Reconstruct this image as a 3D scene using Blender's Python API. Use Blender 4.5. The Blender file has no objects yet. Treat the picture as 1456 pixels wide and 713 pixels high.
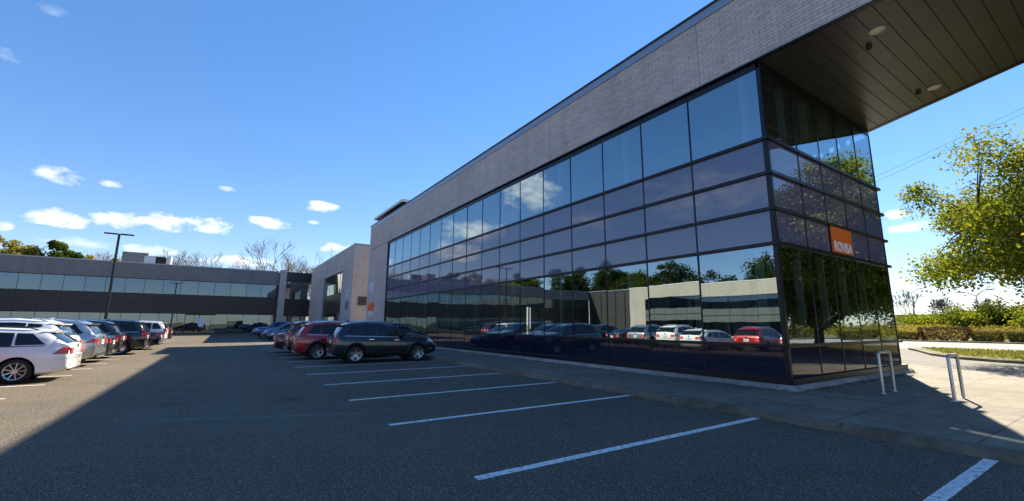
import bpy, bmesh, math, random
import numpy as np
from mathutils import Vector, Matrix, noise as mnoise
PI = math.pi
sc = bpy.context.scene
COL = sc.collection
random.seed(7)

# ------------------------------------------------------------------ camera
fwd = Vector((0.54298646, 0.82233716, 0.17008029)).normalized()
right = Vector((0.83399881, -0.55174262, 0.00510579)).normalized()
right = (right - fwd * right.dot(fwd)).normalized()
up = right.cross(fwd).normalized()
cam_d = bpy.data.cameras.new('camera'); cam = bpy.data.objects.new('camera', cam_d); COL.objects.link(cam)
cam.matrix_world = Matrix(((right.x, up.x, -fwd.x, 0), (right.y, up.y, -fwd.y, 0), (right.z, up.z, -fwd.z, 1.6), (0, 0, 0, 1)))
cam_d.sensor_width = 36; cam_d.lens = 36 * 612 / 1456; cam_d.clip_end = 3000; cam_d.clip_start = 0.05
sc.camera = cam
def pix_dir(px, py):
    v = right * (px - 728) + up * (356.5 - py) + fwd * 612
    return v.normalized()

# ------------------------------------------------------------------ materials
MATS = {}
def nt(name):
    m = bpy.data.materials.new(name); m.use_nodes = True
    t = m.node_tree; b = t.nodes['Principled BSDF']; MATS[name] = m
    return m, t, b
def N(t, ty, **kw):
    n = t.nodes.new(ty)
    for k, v in kw.items():
        if k in n.inputs: n.inputs[k].default_value = v
        else: setattr(n, k, v)
    return n
def ramp(t, fac, stops):
    r = t.nodes.new('ShaderNodeValToRGB'); e = r.color_ramp.elements
    while len(e) < len(stops): e.new(0.5)
    for i, (p, c) in enumerate(stops):
        e[i].position = p; e[i].color = (*c, 1)
    t.links.new(fac, r.inputs[0]); return r.outputs[0]
def pos(t): return t.nodes.new('ShaderNodeNewGeometry').outputs['Position']
def noise(t, scale, detail=4, rough=.55, vec=None, dim='3D'):
    n = N(t, 'ShaderNodeTexNoise', Scale=scale, Detail=detail, Roughness=rough)
    t.links.new(vec if vec is not None else pos(t), n.inputs['Vector']); return n.outputs['Fac']
def mixc(t, fac, a, b, mode='MIX'):
    m = t.nodes.new('ShaderNodeMix'); m.data_type = 'RGBA'; m.blend_type = mode
    for s, v in ((0, fac), (6, a), (7, b)):
        if isinstance(v, (int, float)): m.inputs[s].default_value = v
        elif isinstance(v, tuple): m.inputs[s].default_value = (*v, 1)
        else: t.links.new(v, m.inputs[s])
    return m.outputs[2]
def mth(t, op, a, b=None, c=None, clamp=False):
    m = t.nodes.new('ShaderNodeMath'); m.operation = op; m.use_clamp = clamp
    for i, v in enumerate((a, b, c)):
        if v is None: continue
        if isinstance(v, (int, float)): m.inputs[i].default_value = v
        else: t.links.new(v, m.inputs[i])
    return m.outputs[0]
def bump(t, b, h, strength=.3, dist=.01):
    n = N(t, 'ShaderNodeBump', Strength=strength, Distance=dist); t.links.new(h, n.inputs['Height'])
    t.links.new(n.outputs[0], b.inputs['Normal'])
def simple(name, col, rough=.6, metal=0., coat=0., spec=.5, var=0., vs=3.):
    m, t, b = nt(name)
    b.inputs['Base Color'].default_value = (*col, 1); b.inputs['Roughness'].default_value = rough
    b.inputs['Metallic'].default_value = metal; b.inputs['Coat Weight'].default_value = coat
    b.inputs['Coat Roughness'].default_value = .03; b.inputs['Specular IOR Level'].default_value = spec
    if var:
        c = ramp(t, noise(t, vs, 5), [(.3, tuple(x * (1 - var) for x in col)), (.7, tuple(min(1, x * (1 + var)) for x in col))])
        t.links.new(c, b.inputs['Base Color'])
    return m

def N2(t, col):
    q = t.nodes.new('ShaderNodeSeparateColor'); t.links.new(col, q.inputs[0]); return q.outputs[0]
def asphalt(name, c0, c1, patch=.35):
    m, t, b = nt(name)
    big = noise(t, .18, 5, .6); mid = noise(t, 1.3, 5, .6); fine = noise(t, 55, 3, .7); fine2 = noise(t, 16, 4, .7)
    c = ramp(t, big, [(.3, c0), (.7, c1)])
    c = mixc(t, ramp(t, mid, [(.35, (0, 0, 0)), (.75, (patch,) * 3)]), c, tuple(x * 1.3 for x in c1))
    c = mixc(t, .85, c, ramp(t, fine, [(.40, (.28, .28, .28)), (.50, (.75, .75, .75)), (.59, (2.1, 2.1, 2.0))]), 'MULTIPLY')
    c = mixc(t, .6, c, ramp(t, fine2, [(.35, (.6, .6, .6)), (.65, (1.35, 1.35, 1.35))]), 'MULTIPLY')
    sv = N(t, 'ShaderNodeTexVoronoi', Scale=42.0); t.links.new(pos(t), sv.inputs['Vector'])
    spk = mth(t, 'MULTIPLY', mth(t, 'LESS_THAN', sv.outputs['Distance'], .30), mth(t, 'GREATER_THAN', N2(t, sv.outputs['Color']), .80))
    c = mixc(t, mth(t, 'MULTIPLY', spk, .75), c, (.42, .41, .38))
    # old oil drips and tyre scuffs
    ov = N(t, 'ShaderNodeTexVoronoi', Scale=.55); t.links.new(pos(t), ov.inputs['Vector'])
    on = mth(t, 'ADD', ov.outputs['Distance'], mth(t, 'MULTIPLY', mth(t, 'SUBTRACT', noise(t, 7, 4), .5), .25))
    oil = mth(t, 'MULTIPLY', ramp(t, on, [(.08, (1, 1, 1)), (.24, (0, 0, 0))]), mth(t, 'GREATER_THAN', N2(t, ov.outputs['Color']), .45))
    c = mixc(t, mth(t, 'MULTIPLY', oil, .5), c, mixc(t, 1, c, (.42, .41, .42), 'MULTIPLY'))
    # cracks
    v = N(t, 'ShaderNodeTexVoronoi', Scale=.22); v.feature = 'DISTANCE_TO_EDGE'
    dn = N(t, 'ShaderNodeTexNoise', Scale=1.6, Detail=6, Roughness=.7); t.links.new(pos(t), dn.inputs['Vector'])
    add = t.nodes.new('ShaderNodeVectorMath'); add.operation = 'ADD'
    t.links.new(pos(t), add.inputs[0]); t.links.new(dn.outputs['Color'], add.inputs[1]); t.links.new(add.outputs[0], v.inputs['Vector'])
    ck = ramp(t, v.outputs['Distance'], [(0, (.25, .25, .25)), (.005, (1, 1, 1))])
    gate = ramp(t, noise(t, .35, 3), [(.44, (0, 0, 0)), (.55, (.9, .9, .9))])
    c = mixc(t, gate, c, mixc(t, 1, c, ck, 'MULTIPLY'))
    t.links.new(c, b.inputs['Base Color']); b.inputs['Roughness'].default_value = .9; b.inputs['Specular IOR Level'].default_value = .3
    bump(t, b, fine, .55, .01)
    return m
asphalt('asphalt_lot', (.088, .073, .055), (.130, .108, .080))
asphalt('asphalt_drive', (.105, .10, .088), (.16, .152, .135), .3)
asphalt('road_surface', (.20, .19, .17), (.27, .26, .235), .3)

def concrete(name, c0, c1, joints=None):
    m, t, b = nt(name)
    big = noise(t, .5, 6, .65); mid = noise(t, 6, 5, .65); fine = noise(t, 60, 3, .7)
    c = ramp(t, big, [(.3, c0), (.7, c1)])
    c = mixc(t, .85, c, ramp(t, mid, [(.35, (.75, .75, .75)), (.5, (1, 1, 1)), (.65, (1.18, 1.18, 1.18))]), 'MULTIPLY')
    c = mixc(t, .8, c, ramp(t, noise(t, 1.7, 6, .7), [(.38, (.78, .77, .75)), (.52, (1, 1, 1)), (.62, (1.08, 1.08, 1.07))]), 'MULTIPLY')
    c = mixc(t, .6, c, ramp(t, fine, [(.3, (.75, .75, .75)), (.7, (1.2, 1.2, 1.2))]), 'MULTIPLY')
    if joints:
        br = N(t, 'ShaderNodeTexBrick', Scale=1.0); br.offset = 0
        br.inputs['Brick Width'].default_value = joints[0]; br.inputs['Row Height'].default_value = joints[1]; br.inputs['Mortar Size'].default_value = .012
        br.inputs['Color1'].default_value = (1, 1, 1, 1); br.inputs['Color2'].default_value = (.86, .86, .86, 1); br.inputs['Mortar'].default_value = (.35, .34, .32, 1)
        t.links.new(pos(t), br.inputs['Vector'])
        c = mixc(t, 1, c, br.outputs['Color'], 'MULTIPLY')
    t.links.new(c, b.inputs['Base Color']); b.inputs['Roughness'].default_value = .85; b.inputs['Specular IOR Level'].default_value = .3
    bump(t, b, mid, .3, .01); return m
concrete('sidewalk_concrete', (.155, .135, .102), (.25, .22, .17), (1.55, 1.6))
concrete('kerb_concrete', (.10, .078, .056), (.21, .178, .137))
concrete('plinth_concrete', (.18, .17, .16), (.34, .33, .31))

def brick(name, c1, c2, mort):
    m, t, b = nt(name)
    s = t.nodes.new('ShaderNodeSeparateXYZ'); t.links.new(pos(t), s.inputs[0])
    cb = t.nodes.new('ShaderNodeCombineXYZ'); t.links.new(mth(t, 'ADD', s.outputs[0], s.outputs[1]), cb.inputs[0]); t.links.new(s.outputs[2], cb.inputs[1])
    br = N(t, 'ShaderNodeTexBrick', Scale=1.0)
    br.inputs['Brick Width'].default_value = .30; br.inputs['Row Height'].default_value = .1; br.inputs['Mortar Size'].default_value = .007
    br.inputs['Color1'].default_value = (*c1, 1); br.inputs['Color2'].default_value = (*c2, 1); br.inputs['Mortar'].default_value = (*mort, 1); br.inputs['Bias'].default_value = -.2
    t.links.new(cb.outputs[0], br.inputs['Vector'])
    c = mixc(t, .8, br.outputs['Color'], ramp(t, noise(t, .35, 5, .6), [(.3, (.85, .84, .84)), (.7, (1.12, 1.1, 1.08))]), 'MULTIPLY')
    c = mixc(t, .5, c, ramp(t, noise(t, 14, 4, .7), [(.3, (.8, .8, .8)), (.7, (1.2, 1.2, 1.2))]), 'MULTIPLY')
    mp = N(t, 'ShaderNodeMapping'); mp.inputs['Scale'].default_value = (2.2, 2.2, .12); t.links.new(pos(t), mp.inputs[0])
    c = mixc(t, .32, c, ramp(t, noise(t, 1.0, 5, .6, mp.outputs[0]), [(.35, (.80, .79, .79)), (.5, (1, 1, 1)), (.68, (1.14, 1.13, 1.12))]), 'MULTIPLY')
    jt = mth(t, 'LESS_THAN', mth(t, 'ABSOLUTE', mth(t, 'SUBTRACT', mth(t, 'FRACT', mth(t, 'DIVIDE', mth(t, 'ADD', s.outputs[0], s.outputs[1]), 7.2)), .5)), .0011)
    c = mixc(t, mth(t, 'MULTIPLY', jt, .8), c, (.06, .055, .055))
    t.links.new(c, b.inputs['Base Color']); b.inputs['Roughness'].default_value = .8
    bump(t, b, br.outputs['Fac'], -.6, .008)
    return m
brick('brick_mauve', (.56, .49, .46), (.44, .385, .365), (.22, .195, .19))
brick('brick_grey', (.24, .225, .22), (.20, .187, .185), (.12, .115, .11))
brick('brick_beige', (.42, .38, .31), (.37, .33, .27), (.33, .31, .27))

def glass(name, tint, base, spec, wob=.0):
    m = bpy.data.materials.new(name); m.use_nodes = True; MATS[name] = m; t = m.node_tree
    for n in list(t.nodes): t.nodes.remove(n)
    out = t.nodes.new('ShaderNodeOutputMaterial'); mix = t.nodes.new('ShaderNodeMixShader')
    tr = t.nodes.new('ShaderNodeBsdfTransparent'); tr.inputs[0].default_value = (*tint, 1)
    gl = t.nodes.new('ShaderNodeBsdfGlossy'); gl.inputs['Roughness'].default_value = 0.0; gl.inputs[0].default_value = (*spec, 1)
    lw = t.nodes.new('ShaderNodeFresnel'); lw.inputs['IOR'].default_value = 1.6
    f = mth(t, 'ADD', mth(t, 'MULTIPLY', lw.outputs[0], 1 - base), base, clamp=True)
    t.links.new(f, mix.inputs[0]); t.links.new(tr.outputs[0], mix.inputs[1]); t.links.new(gl.outputs[0], mix.inputs[2]); t.links.new(mix.outputs[0], out.inputs[0])
    if wob:
        bp = N(t, 'ShaderNodeBump', Strength=1.0, Distance=wob)
        t.links.new(noise(t, .55, 2, .5), bp.inputs['Height']); t.links.new(bp.outputs[0], gl.inputs['Normal'])
    return m
glass('facade_glass', (.46, .58, .58), .34, (.76, .93, 1.0), .0022)
glass('link_glass', (.45, .5, .5), .10, (.8, .9, 1.0), .002)
glass('wing_glass', (.25, .32, .34), .16, (.52, .70, .90), .002)

def spandrel(name, col, rough=.03, spec=.9, wob=.002):
    m, t, b = nt(name); b.inputs['Base Color'].default_value = (*col, 1); b.inputs['Roughness'].default_value = rough
    b.inputs['Specular IOR Level'].default_value = spec; b.inputs['IOR'].default_value = 1.7
    bp = N(t, 'ShaderNodeBump', Strength=1.0, Distance=wob)
    t.links.new(noise(t, .6, 2, .5), bp.inputs['Height']); t.links.new(bp.outputs[0], b.inputs['Normal'])
    return m
spandrel('spandrel_glass', (.12, .115, .19), .02, .8)
spandrel('base_glass', (.014, .014, .030), .04, .45)
spandrel('wing_spandrel', (.010, .010, .016), .3, .25)
spandrel('west_spandrel', (.12, .13, .12), .15, .6)
simple('mullion_dark', (.010, .010, .016), .35, .3)
simple('coping_metal', (.30, .33, .38), .35, .6)
simple('coping_edge', (.05, .055, .065), .4, .4)
simple('roof_membrane', (.2, .2, .2), .9)
simple('interior_white', (.62, .64, .62), .8)
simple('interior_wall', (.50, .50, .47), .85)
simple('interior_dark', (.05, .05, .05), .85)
simple('interior_floor', (.30, .28, .25), .7)
simple('blind_white', (.72, .74, .72), .8)
simple('blind_blue', (.20, .28, .36), .8)
simple('blind_grey', (.34, .38, .42), .8)
simple('galvanised', (.50, .50, .50), .38, .85, var=.15, vs=20)
simple('pole_black', (.012, .012, .014), .45, .3)
simple('lamp_lens', (.75, .65, .45), .3)
simple('fixture_black', (.01, .01, .01), .5)
simple('sign_orange', (.86, .14, .008), .4, coat=.3)
simple('sign_white', (.80, .78, .78), .5)
simple('sign_pink', (.62, .42, .40), .5)
simple('plaque_pale', (.50, .56, .66), .5)
simple('plaque_grey', (.14, .15, .18), .5)
simple('sign_dark', (.03, .025, .03), .4)
simple('fascia_white', (.55, .56, .58), .5)
simple('corner_dark', (.025, .022, .020), .6, var=.3, vs=1)
simple('canopy_brown', (.04, .03, .028), .5)
simple('rubber', (.012, .012, .012), .8)
simple('cladding_dark', (.018, .018, .02), .55)
simple('car_glass', (.008, .010, .013), .03, spec=.5)
simple('car_seam', (.006, .006, .006), .6)
simple('chrome', (.75, .75, .77), .12, 1.)
simple('rim_silver', (.62, .62, .64), .28, .85)
simple('rim_mid', (.36, .37, .40), .3, .85)
simple('rim_dark', (.02, .02, .022), .4, .5)
simple('tail_red', (.40, .012, .01), .15, coat=1.)
simple('tail_bright', (.75, .05, .02), .12, coat=1.)
simple('head_lens', (.60, .62, .66), .08, .2, coat=1.)
simple('amber', (.75, .25, .02), .2, coat=1.)
simple('plate', (.70, .72, .74), .45)
simple('plate_text', (.05, .07, .25), .5)
simple('cable', (.16, .17, .19), .6)
simple('road_paint_plain', (.75, .76, .76), .6)
simple('far_wall', (.30, .31, .33), .9)
for nm, c, mt in (('white', (.78, .78, .77), 0), ('silver', (.42, .44, .47), .75), ('navy', (.012, .022, .055), .4), ('slate', (.009, .014, .028), .45),
                  ('red', (.33, .008, .014), .2), ('maroon', (.055, .008, .014), .3), ('black', (.008, .008, .010), .3), ('blue', (.010, .045, .20), .45),
                  ('steelblue', (.06, .11, .19), .6), ('charcoal', (.04, .045, .05), .6), ('brightred', (.34, .010, .010), .1)):
    simple('paint_' + nm, c, .28, mt, coat=1.)

def soffit_mat():
    m, t, b = nt('soffit_metal')
    c = ramp(t, noise(t, .7, 4), [(.3, (.034, .028, .027)), (.7, (.056, .047, .043))])
    t.links.new(c, b.inputs['Base Color']); b.inputs['Roughness'].default_value = .30; b.inputs['Metallic'].default_value = .0
    w = noise(t, 2.2, 3); bump(t, b, w, .35, .012); return m
soffit_mat()
def paint_line():
    m, t, b = nt('road_paint')
    worn = ramp(t, noise(t, 14, 7, .72), [(.42, (.82, .82, .80)), (.56, (.62, .62, .60)), (.62, (.30, .29, .27)), (.70, (.13, .12, .10))])
    t.links.new(worn, b.inputs['Base Color']); b.inputs['Roughness'].default_value = .75; return m
paint_line()
simple('road_paint_faint', (.19, .185, .17), .8)
def ground_mat():
    m, t, b = nt('meadow_ground')
    c = ramp(t, noise(t, .08, 6, .6), [(.3, (.10, .11, .03)), (.5, (.17, .15, .05)), (.7, (.09, .12, .03))])
    c = mixc(t, .6, c, ramp(t, noise(t, 2.5, 5, .7), [(.3, (.6, .6, .6)), (.7, (1.3, 1.3, 1.3))]), 'MULTIPLY')
    t.links.new(c, b.inputs['Base Color']); b.inputs['Roughness'].default_value = .95
    bump(t, b, noise(t, 8, 4, .7), .6, .08); return m
ground_mat()
def leafmat(name, cols, trans=.35):
    m = bpy.data.materials.new(name); m.use_nodes = True; MATS[name] = m; t = m.node_tree
    for n in list(t.nodes): t.nodes.remove(n)
    out = t.nodes.new('ShaderNodeOutputMaterial'); mix = t.nodes.new('ShaderNodeMixShader'); mix.inputs[0].default_value = trans
    g = t.nodes.new('ShaderNodeNewGeometry')
    k = len(cols)
    f = mth(t, 'ADD', mth(t, 'MULTIPLY', g.outputs['Random Per Island'], .55), mth(t, 'MULTIPLY', mth(t, 'SUBTRACT', noise(t, .55, 3), .22), .85), clamp=True)
    c = ramp(t, f, [((i + .5) / k, cc) for i, cc in enumerate(cols)])
    d = t.nodes.new('ShaderNodeBsdfDiffuse'); tr = t.nodes.new('ShaderNodeBsdfTranslucent')
    t.links.new(c, d.inputs[0]); t.links.new(mixc(t, 1, c, (1.5, 1.45, .8), 'MULTIPLY'), tr.inputs[0])
    t.links.new(d.outputs[0], mix.inputs[1]); t.links.new(tr.outputs[0], mix.inputs[2]); t.links.new(mix.outputs[0], out.inputs[0]); return m
leafmat('leaf_yellowing', [(.075, .11, .018), (.115, .15, .022), (.18, .205, .03), (.31, .28, .035)], .45)
leafmat('leaf_green', [(.030, .050, .010), (.055, .080, .014), (.095, .12, .02)], .3)
leafmat('leaf_autumn', [(.14, .15, .03), (.22, .20, .04), (.32, .26, .05)], .35)
leafmat('leaf_dark', [(.016, .030, .010), (.028, .046, .012), (.05, .07, .016)], .2)
leafmat('leaf_hedge', [(.13, .14, .04), (.20, .18, .05), (.16, .12, .05)], .2)
leafmat('leaf_hedge_red', [(.07, .045, .035), (.10, .06, .045), (.13, .08, .05)], .2)
leafmat('meadow_leaf', [(.11, .13, .025), (.20, .19, .035), (.32, .26, .04), (.30, .22, .09)], .35)
leafmat('meadow_brown', [(.16, .13, .06), (.24, .19, .10), (.20, .17, .06)], .3)
leafmat('turf_blade', [(.10, .13, .03), (.16, .18, .04), (.26, .21, .05)], .3)
leafmat('dead_leaf', [(.12, .07, .03), (.22, .13, .05), (.30, .20, .08)], .1)
simple('bark', (.075, .06, .05), .9, var=.3, vs=6)
simple('bark_pale', (.19, .165, .145), .9, var=.3, vs=3)

# ------------------------------------------------------------------ mesh helpers
class MB:
    def __init__(s): s.v = []; s.f = []; s.m = []
    def quad(s, a, b, c, d, mi=0):
        n = len(s.v); s.v += [tuple(a), tuple(b), tuple(c), tuple(d)]; s.f.append((n, n + 1, n + 2, n + 3)); s.m.append(mi); return s
    def poly(s, pts, mi=0):
        n = len(s.v); s.v += [tuple(p) for p in pts]; s.f.append(tuple(range(n, n + len(pts)))); s.m.append(mi); return s
    def box(s, x0, x1, y0, y1, z0, z1, mi=0):
        n = len(s.v)
        s.v += [(x, y, z) for z in (z0, z1) for x, y in ((x0, y0), (x1, y0), (x1, y1), (x0, y1))]
        s.f += [(n, n + 3, n + 2, n + 1), (n + 4, n + 5, n + 6, n + 7), (n, n + 1, n + 5, n + 4), (n + 1, n + 2, n + 6, n + 5), (n + 2, n + 3, n + 7, n + 6), (n + 3, n, n + 4, n + 7)]
        s.m += [mi] * 6; return s
    def prism(s, pts, z0, z1, mi=0):
        n = len(s.v); k = len(pts)
        a = sum(pts[i][0] * pts[(i + 1) % k][1] - pts[(i + 1) % k][0] * pts[i][1] for i in range(k))
        if a < 0: pts = pts[::-1]
        s.v += [(x, y, z0) for x, y in pts] + [(x, y, z1) for x, y in pts]
        s.f.append(tuple(n + i for i in reversed(range(k)))); s.f.append(tuple(n + k + i for i in range(k)))
        s.f += [(n + i, n + (i + 1) % k, n + k + (i + 1) % k, n + k + i) for i in range(k)]; s.m += [mi] * (k + 2); return s
    def band(s, p0, p1, z0, z1, o0, o1, e0=0, e1=0, mi=0):
        # prism along p0->p1; o0..o1 offsets along outward normal (right-hand side of direction)
        d = Vector((p1[0] - p0[0], p1[1] - p0[1])); d.normalize(); n = Vector((d.y, -d.x))
        a = Vector(p0) - d * e0; b = Vector(p1) + d * e1
        pts = [tuple(a + n * o0), tuple(b + n * o0), tuple(b + n * o1), tuple(a + n * o1)]
        return s.prism(pts, z0, z1, mi)
    def tube(s, pts, rads, seg=8, mi=0, cap=True):
        pts = [Vector(p) for p in pts]; n0 = len(s.v); k = len(pts)
        for i, p in enumerate(pts):
            d = (pts[min(i + 1, k - 1)] - pts[max(i - 1, 0)]); d.normalize()
            a = d.orthogonal() if abs(d.z) > .95 else d.cross(Vector((0, 0, 1)))
            a.normalize()
            if abs(d.z) > .95: a = (Vector((1, 0, 0)) - d * d.x).normalized()
            b = d.cross(a)
            r = rads[i] if hasattr(rads, '__len__') else rads
            for j in range(seg):
                t = 2 * PI * j / seg; s.v.append(tuple(p + a * (math.cos(t) * r) + b * (math.sin(t) * r)))
        for i in range(k - 1):
            for j in range(seg):
                s.f.append((n0 + i * seg + j, n0 + i * seg + (j + 1) % seg, n0 + (i + 1) * seg + (j + 1) % seg, n0 + (i + 1) * seg + j)); s.m.append(mi)
        if cap:
            s.f.append(tuple(n0 + j for j in range(seg))[::-1]); s.f.append(tuple(n0 + (k - 1) * seg + j for j in range(seg))); s.m += [mi, mi]
        return s
    def lathe(s, prof, c, axis='y', seg=24, mi=0):
        # prof: list of (r, a) around axis through c
        n0 = len(s.v)
        for r, a in prof:
            for j in range(seg):
                t = 2 * PI * j / seg; x, z = math.cos(t) * r, math.sin(t) * r
                if axis == 'y': s.v.append((c[0] + x, c[1] + a, c[2] + z))
                else: s.v.append((c[0] + x, c[1] + z, c[2] + a))
        for i in range(len(prof) - 1):
            for j in range(seg):
                s.f.append((n0 + i * seg + j, n0 + i * seg + (j + 1) % seg, n0 + (i + 1) * seg + (j + 1) % seg, n0 + (i + 1) * seg + j)); s.m.append(mi)
        return s
def obj(name, mb, mats, parent=None, smooth=False, off=None):
    me = bpy.data.meshes.new(name)
    o3 = Vector((0, 0, 0))
    if parent is not None and off is None:
        p = parent
        while p is not None: o3 += p.location; p = p.parent
    if off is not None: o3 = Vector(off)
    vs = [(x - o3.x, y - o3.y, z - o3.z) for x, y, z in mb.v]
    me.from_pydata(vs, [], mb.f)
    if not isinstance(mats, (list, tuple)): mats = [mats]
    for m in mats: me.materials.append(MATS[m])
    if len(mats) > 1: me.polygons.foreach_set('material_index', mb.m)
    if smooth: me.polygons.foreach_set('use_smooth', [True] * len(me.polygons))
    me.update()
    o = bpy.data.objects.new(name, me); COL.objects.link(o)
    if parent is not None: o.parent = parent
    elif off is not None: o.location = o3
    return o
def tag(o, label, cat, group=None, kind=None):
    o['label'] = label; o['category'] = cat
    if group: o['group'] = group
    if kind: o['kind'] = kind
    return o
def empty(name, loc, label, cat, group=None, rz=0):
    o = bpy.data.objects.new(name, None); o.empty_display_size = .3; COL.objects.link(o); o.location = loc; o.rotation_euler[2] = rz
    return tag(o, label, cat, group)
def struct(name, mb, m, smooth=False):
    o = obj(name, mb, m, smooth=smooth); o['kind'] = 'structure'; return o

# ------------------------------------------------------------------ ground
def grid_sheet(x0, x1, y0, y1, nx, ny, zf):
    m = MB()
    for j in range(ny + 1):
        for i in range(nx + 1):
            x = x0 + (x1 - x0) * i / nx; y = y0 + (y1 - y0) * j / ny; m.v.append((x, y, zf(x, y)))
    for j in range(ny):
        for i in range(nx):
            a = j * (nx + 1) + i; m.f.append((a, a + 1, a + nx + 2, a + nx + 1)); m.m.append(0)
    return m
g = MB(); g.quad((-1500, -1500, -.03), (1500, -1500, -.03), (1500, 1500, -.03), (-1500, 1500, -.03)); struct('ground', g, 'meadow_ground')
lot = MB(); lot.prism([(-60, -60), (9.0, -60), (9.0, 73), (-60, 73)], -.2, 0); struct('parking_lot', lot, 'asphalt_lot')
drv = MB(); drv.prism([(9.0, -60), (64.5, -60), (64.5, 60), (22.0, 60), (22.0, 0), (9.0, 0)], -.2, -.004); struct('driveway', drv, 'asphalt_drive')
rd = MB(); rd.prism([(42.5, -220), (64.5, -220), (64.5, 260), (42.5, 260)], -.1, .004); struct('road', rd, 'road_surface')
def edge_line(y):  # eastern sidewalk edge
    return 21.0 + (y - 2.8) * .68
sw = MB()
sw.prism([(8.22, -14), (edge_line(-14) if edge_line(-14) > 8.5 else 9.6, -14), (21.0, 2.8), (23.3, 6.2), (26.5, 10.9), (26.5, 12), (11.6, 12), (11.6, 73), (8.22, 73)], -.1, .12)
struct('sidewalk', sw, 'sidewalk_concrete')
sw2 = MB(); sw2.box(-50, 8.22, 72.4, 75.2, -.1, .13); struct('pavement', sw2, 'sidewalk_concrete')
# kerb, weathered
kb = MB(); y = -14.0; seglen = .08; prof_n = 6; rows = []
def kn(y, s, o): return mnoise.noise(Vector((y * s, o, 0)))
while y < 72.4:
    near = y < 16
    st = .05 if near else .3
    j = (y % 3.05) < .05
    d = max(0, kn(y, .9, 3.3)) * .09 + max(0, kn(y, 4, 7.7)) * .06 + max(0, kn(y, 13, 2.7)) * .03 if y < 30 else .01
    w = kn(y, 9, 1.1) * .010 + kn(y, 30, 4.1) * .004
    if j: d += .05
    if 2.1 < y < 2.45: d += .07 * abs(kn(y, 11, 8.8)) + .03
    sink = .035 if j else 0
    rows.append([(8.24, y, .118), (8.19, y, .134 - sink * .3), (8.10 + d * .9, y, .134 - d * .4 + w - sink * .3), (8.055 + d * .8 + w, y, .105 - d * .5), (8.04 + w + d * .25, y, .05), (8.02 + w, y, -.02)])
    y += st
for r in rows: kb.v += r
for i in range(len(rows) - 1):
    for j in range(5):
        a = i * 6 + j; kb.f.append((a, a + 1, a + 7, a + 6)); kb.m.append(0)
struct('kerb', kb, 'kerb_concrete')

# stall lines
def line(name, x0, x1, y, w=.1, m='road_paint', sk=0):
    b = MB(); n = max(2, int((x1 - x0) / .12)); pts = []
    for i in range(n + 1):
        x = x0 + (x1 - x0) * i / n
        ya = mnoise.noise(Vector((x * 6, y * 3, 1))) * .006; yb = mnoise.noise(Vector((x * 6, y * 3, 9))) * .006
        pts.append(((x, y - w / 2 + ya + sk * (x - x1), .004), (x, y + w / 2 + yb + sk * (x - x1), .004)))
    for i in range(n): b.quad(pts[i][0], pts[i + 1][0], pts[i + 1][1], pts[i][1])
    o = obj(name, b, m); return o
LY = [1.45, 4.27, 7.17, 9.85, 12.62] + [15.4 + 2.79 * k for k in range(0, 16)]
o = None
root_lines = []
for i, yy in enumerate([-1.35] + LY):
    s = line('stall_line', 2.38, 8.0, yy, .125); s['kind'] = 'structure'
for k in range(22):
    s = line('stall_line', -8.6, -3.7, 13.95 + 2.42 * k - (0 if k else .1), .09); s['kind'] = 'structure'
s = line('stall_line', -.74, 2.3, 8.32, .05, 'road_paint_faint', -.40); s['kind'] = 'structure'
rl = line('road_line', 42, 42.1, 0, .05); bpy.data.objects.remove(rl)
b = MB(); b.quad((53.4, -200, .009), (53.55, -200, .009), (53.55, 250, .009), (53.4, 250, .009)); struct('road_centre_line', b, 'road_paint')

# ------------------------------------------------------------------ facades
def facade(root, p0, p1, cols, rows, glassm='facade_glass', tilt=.0022, rail_over=(0, 0), rail_d=.075, mull=True):
    """p0->p1 with the outside on the right-hand side. cols: distances along; rows: (z0,z1,kind,material)"""
    P0 = Vector(p0); d = (Vector(p1) - P0); L = d.length; d.normalize(); n = Vector((d.y, -d.x))
    for (z0, z1, kind, mat) in rows:
        if kind == 'rail':
            b = MB(); b.band(p0, p1, z0, z1, -.05, rail_d, rail_over[0], rail_over[1]); obj('transom', b, mat, root); continue
        for c0, c1 in zip(cols[:-1], cols[1:]):
            a = P0 + d * (c0 + .012); e = P0 + d * (c1 - .012)
            t1 = random.gauss(0, tilt) * (c1 - c0) / 2; t2 = random.gauss(0, tilt) * (z1 - z0) / 2
            def pt(q, z, s, tt): return (q.x + n.x * (s + tt), q.y + n.y * (s + tt), z)
            b = MB(); k = []
            for s in (0, -.02):
                k.append([pt(a, z0, s, -t1 - t2), pt(e, z0, s, t1 - t2), pt(e, z1, s, t1 + t2), pt(a, z1, s, -t1 + t2)])
            if kind == 'window':
                b.quad(*k[0])
            else:
                b.v += k[0] + k[1]; b.f += [(0, 1, 2, 3), (7, 6, 5, 4), (0, 4, 5, 1), (1, 5, 6, 2), (2, 6, 7, 3), (3, 7, 4, 0)]; b.m += [0] * 6
            obj(kind, b, mat, root)
    if mull:
        zlo = min(r[0] for r in rows); zhi = max(r[1] for r in rows)
        for c in cols:
            a = P0 + d * (c - .022); e = P0 + d * (c + .022)
            b = MB(); b.band(a, e, zlo, zhi, -.09, .012); obj('mullion', b, 'mullion_dark', root)
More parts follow.
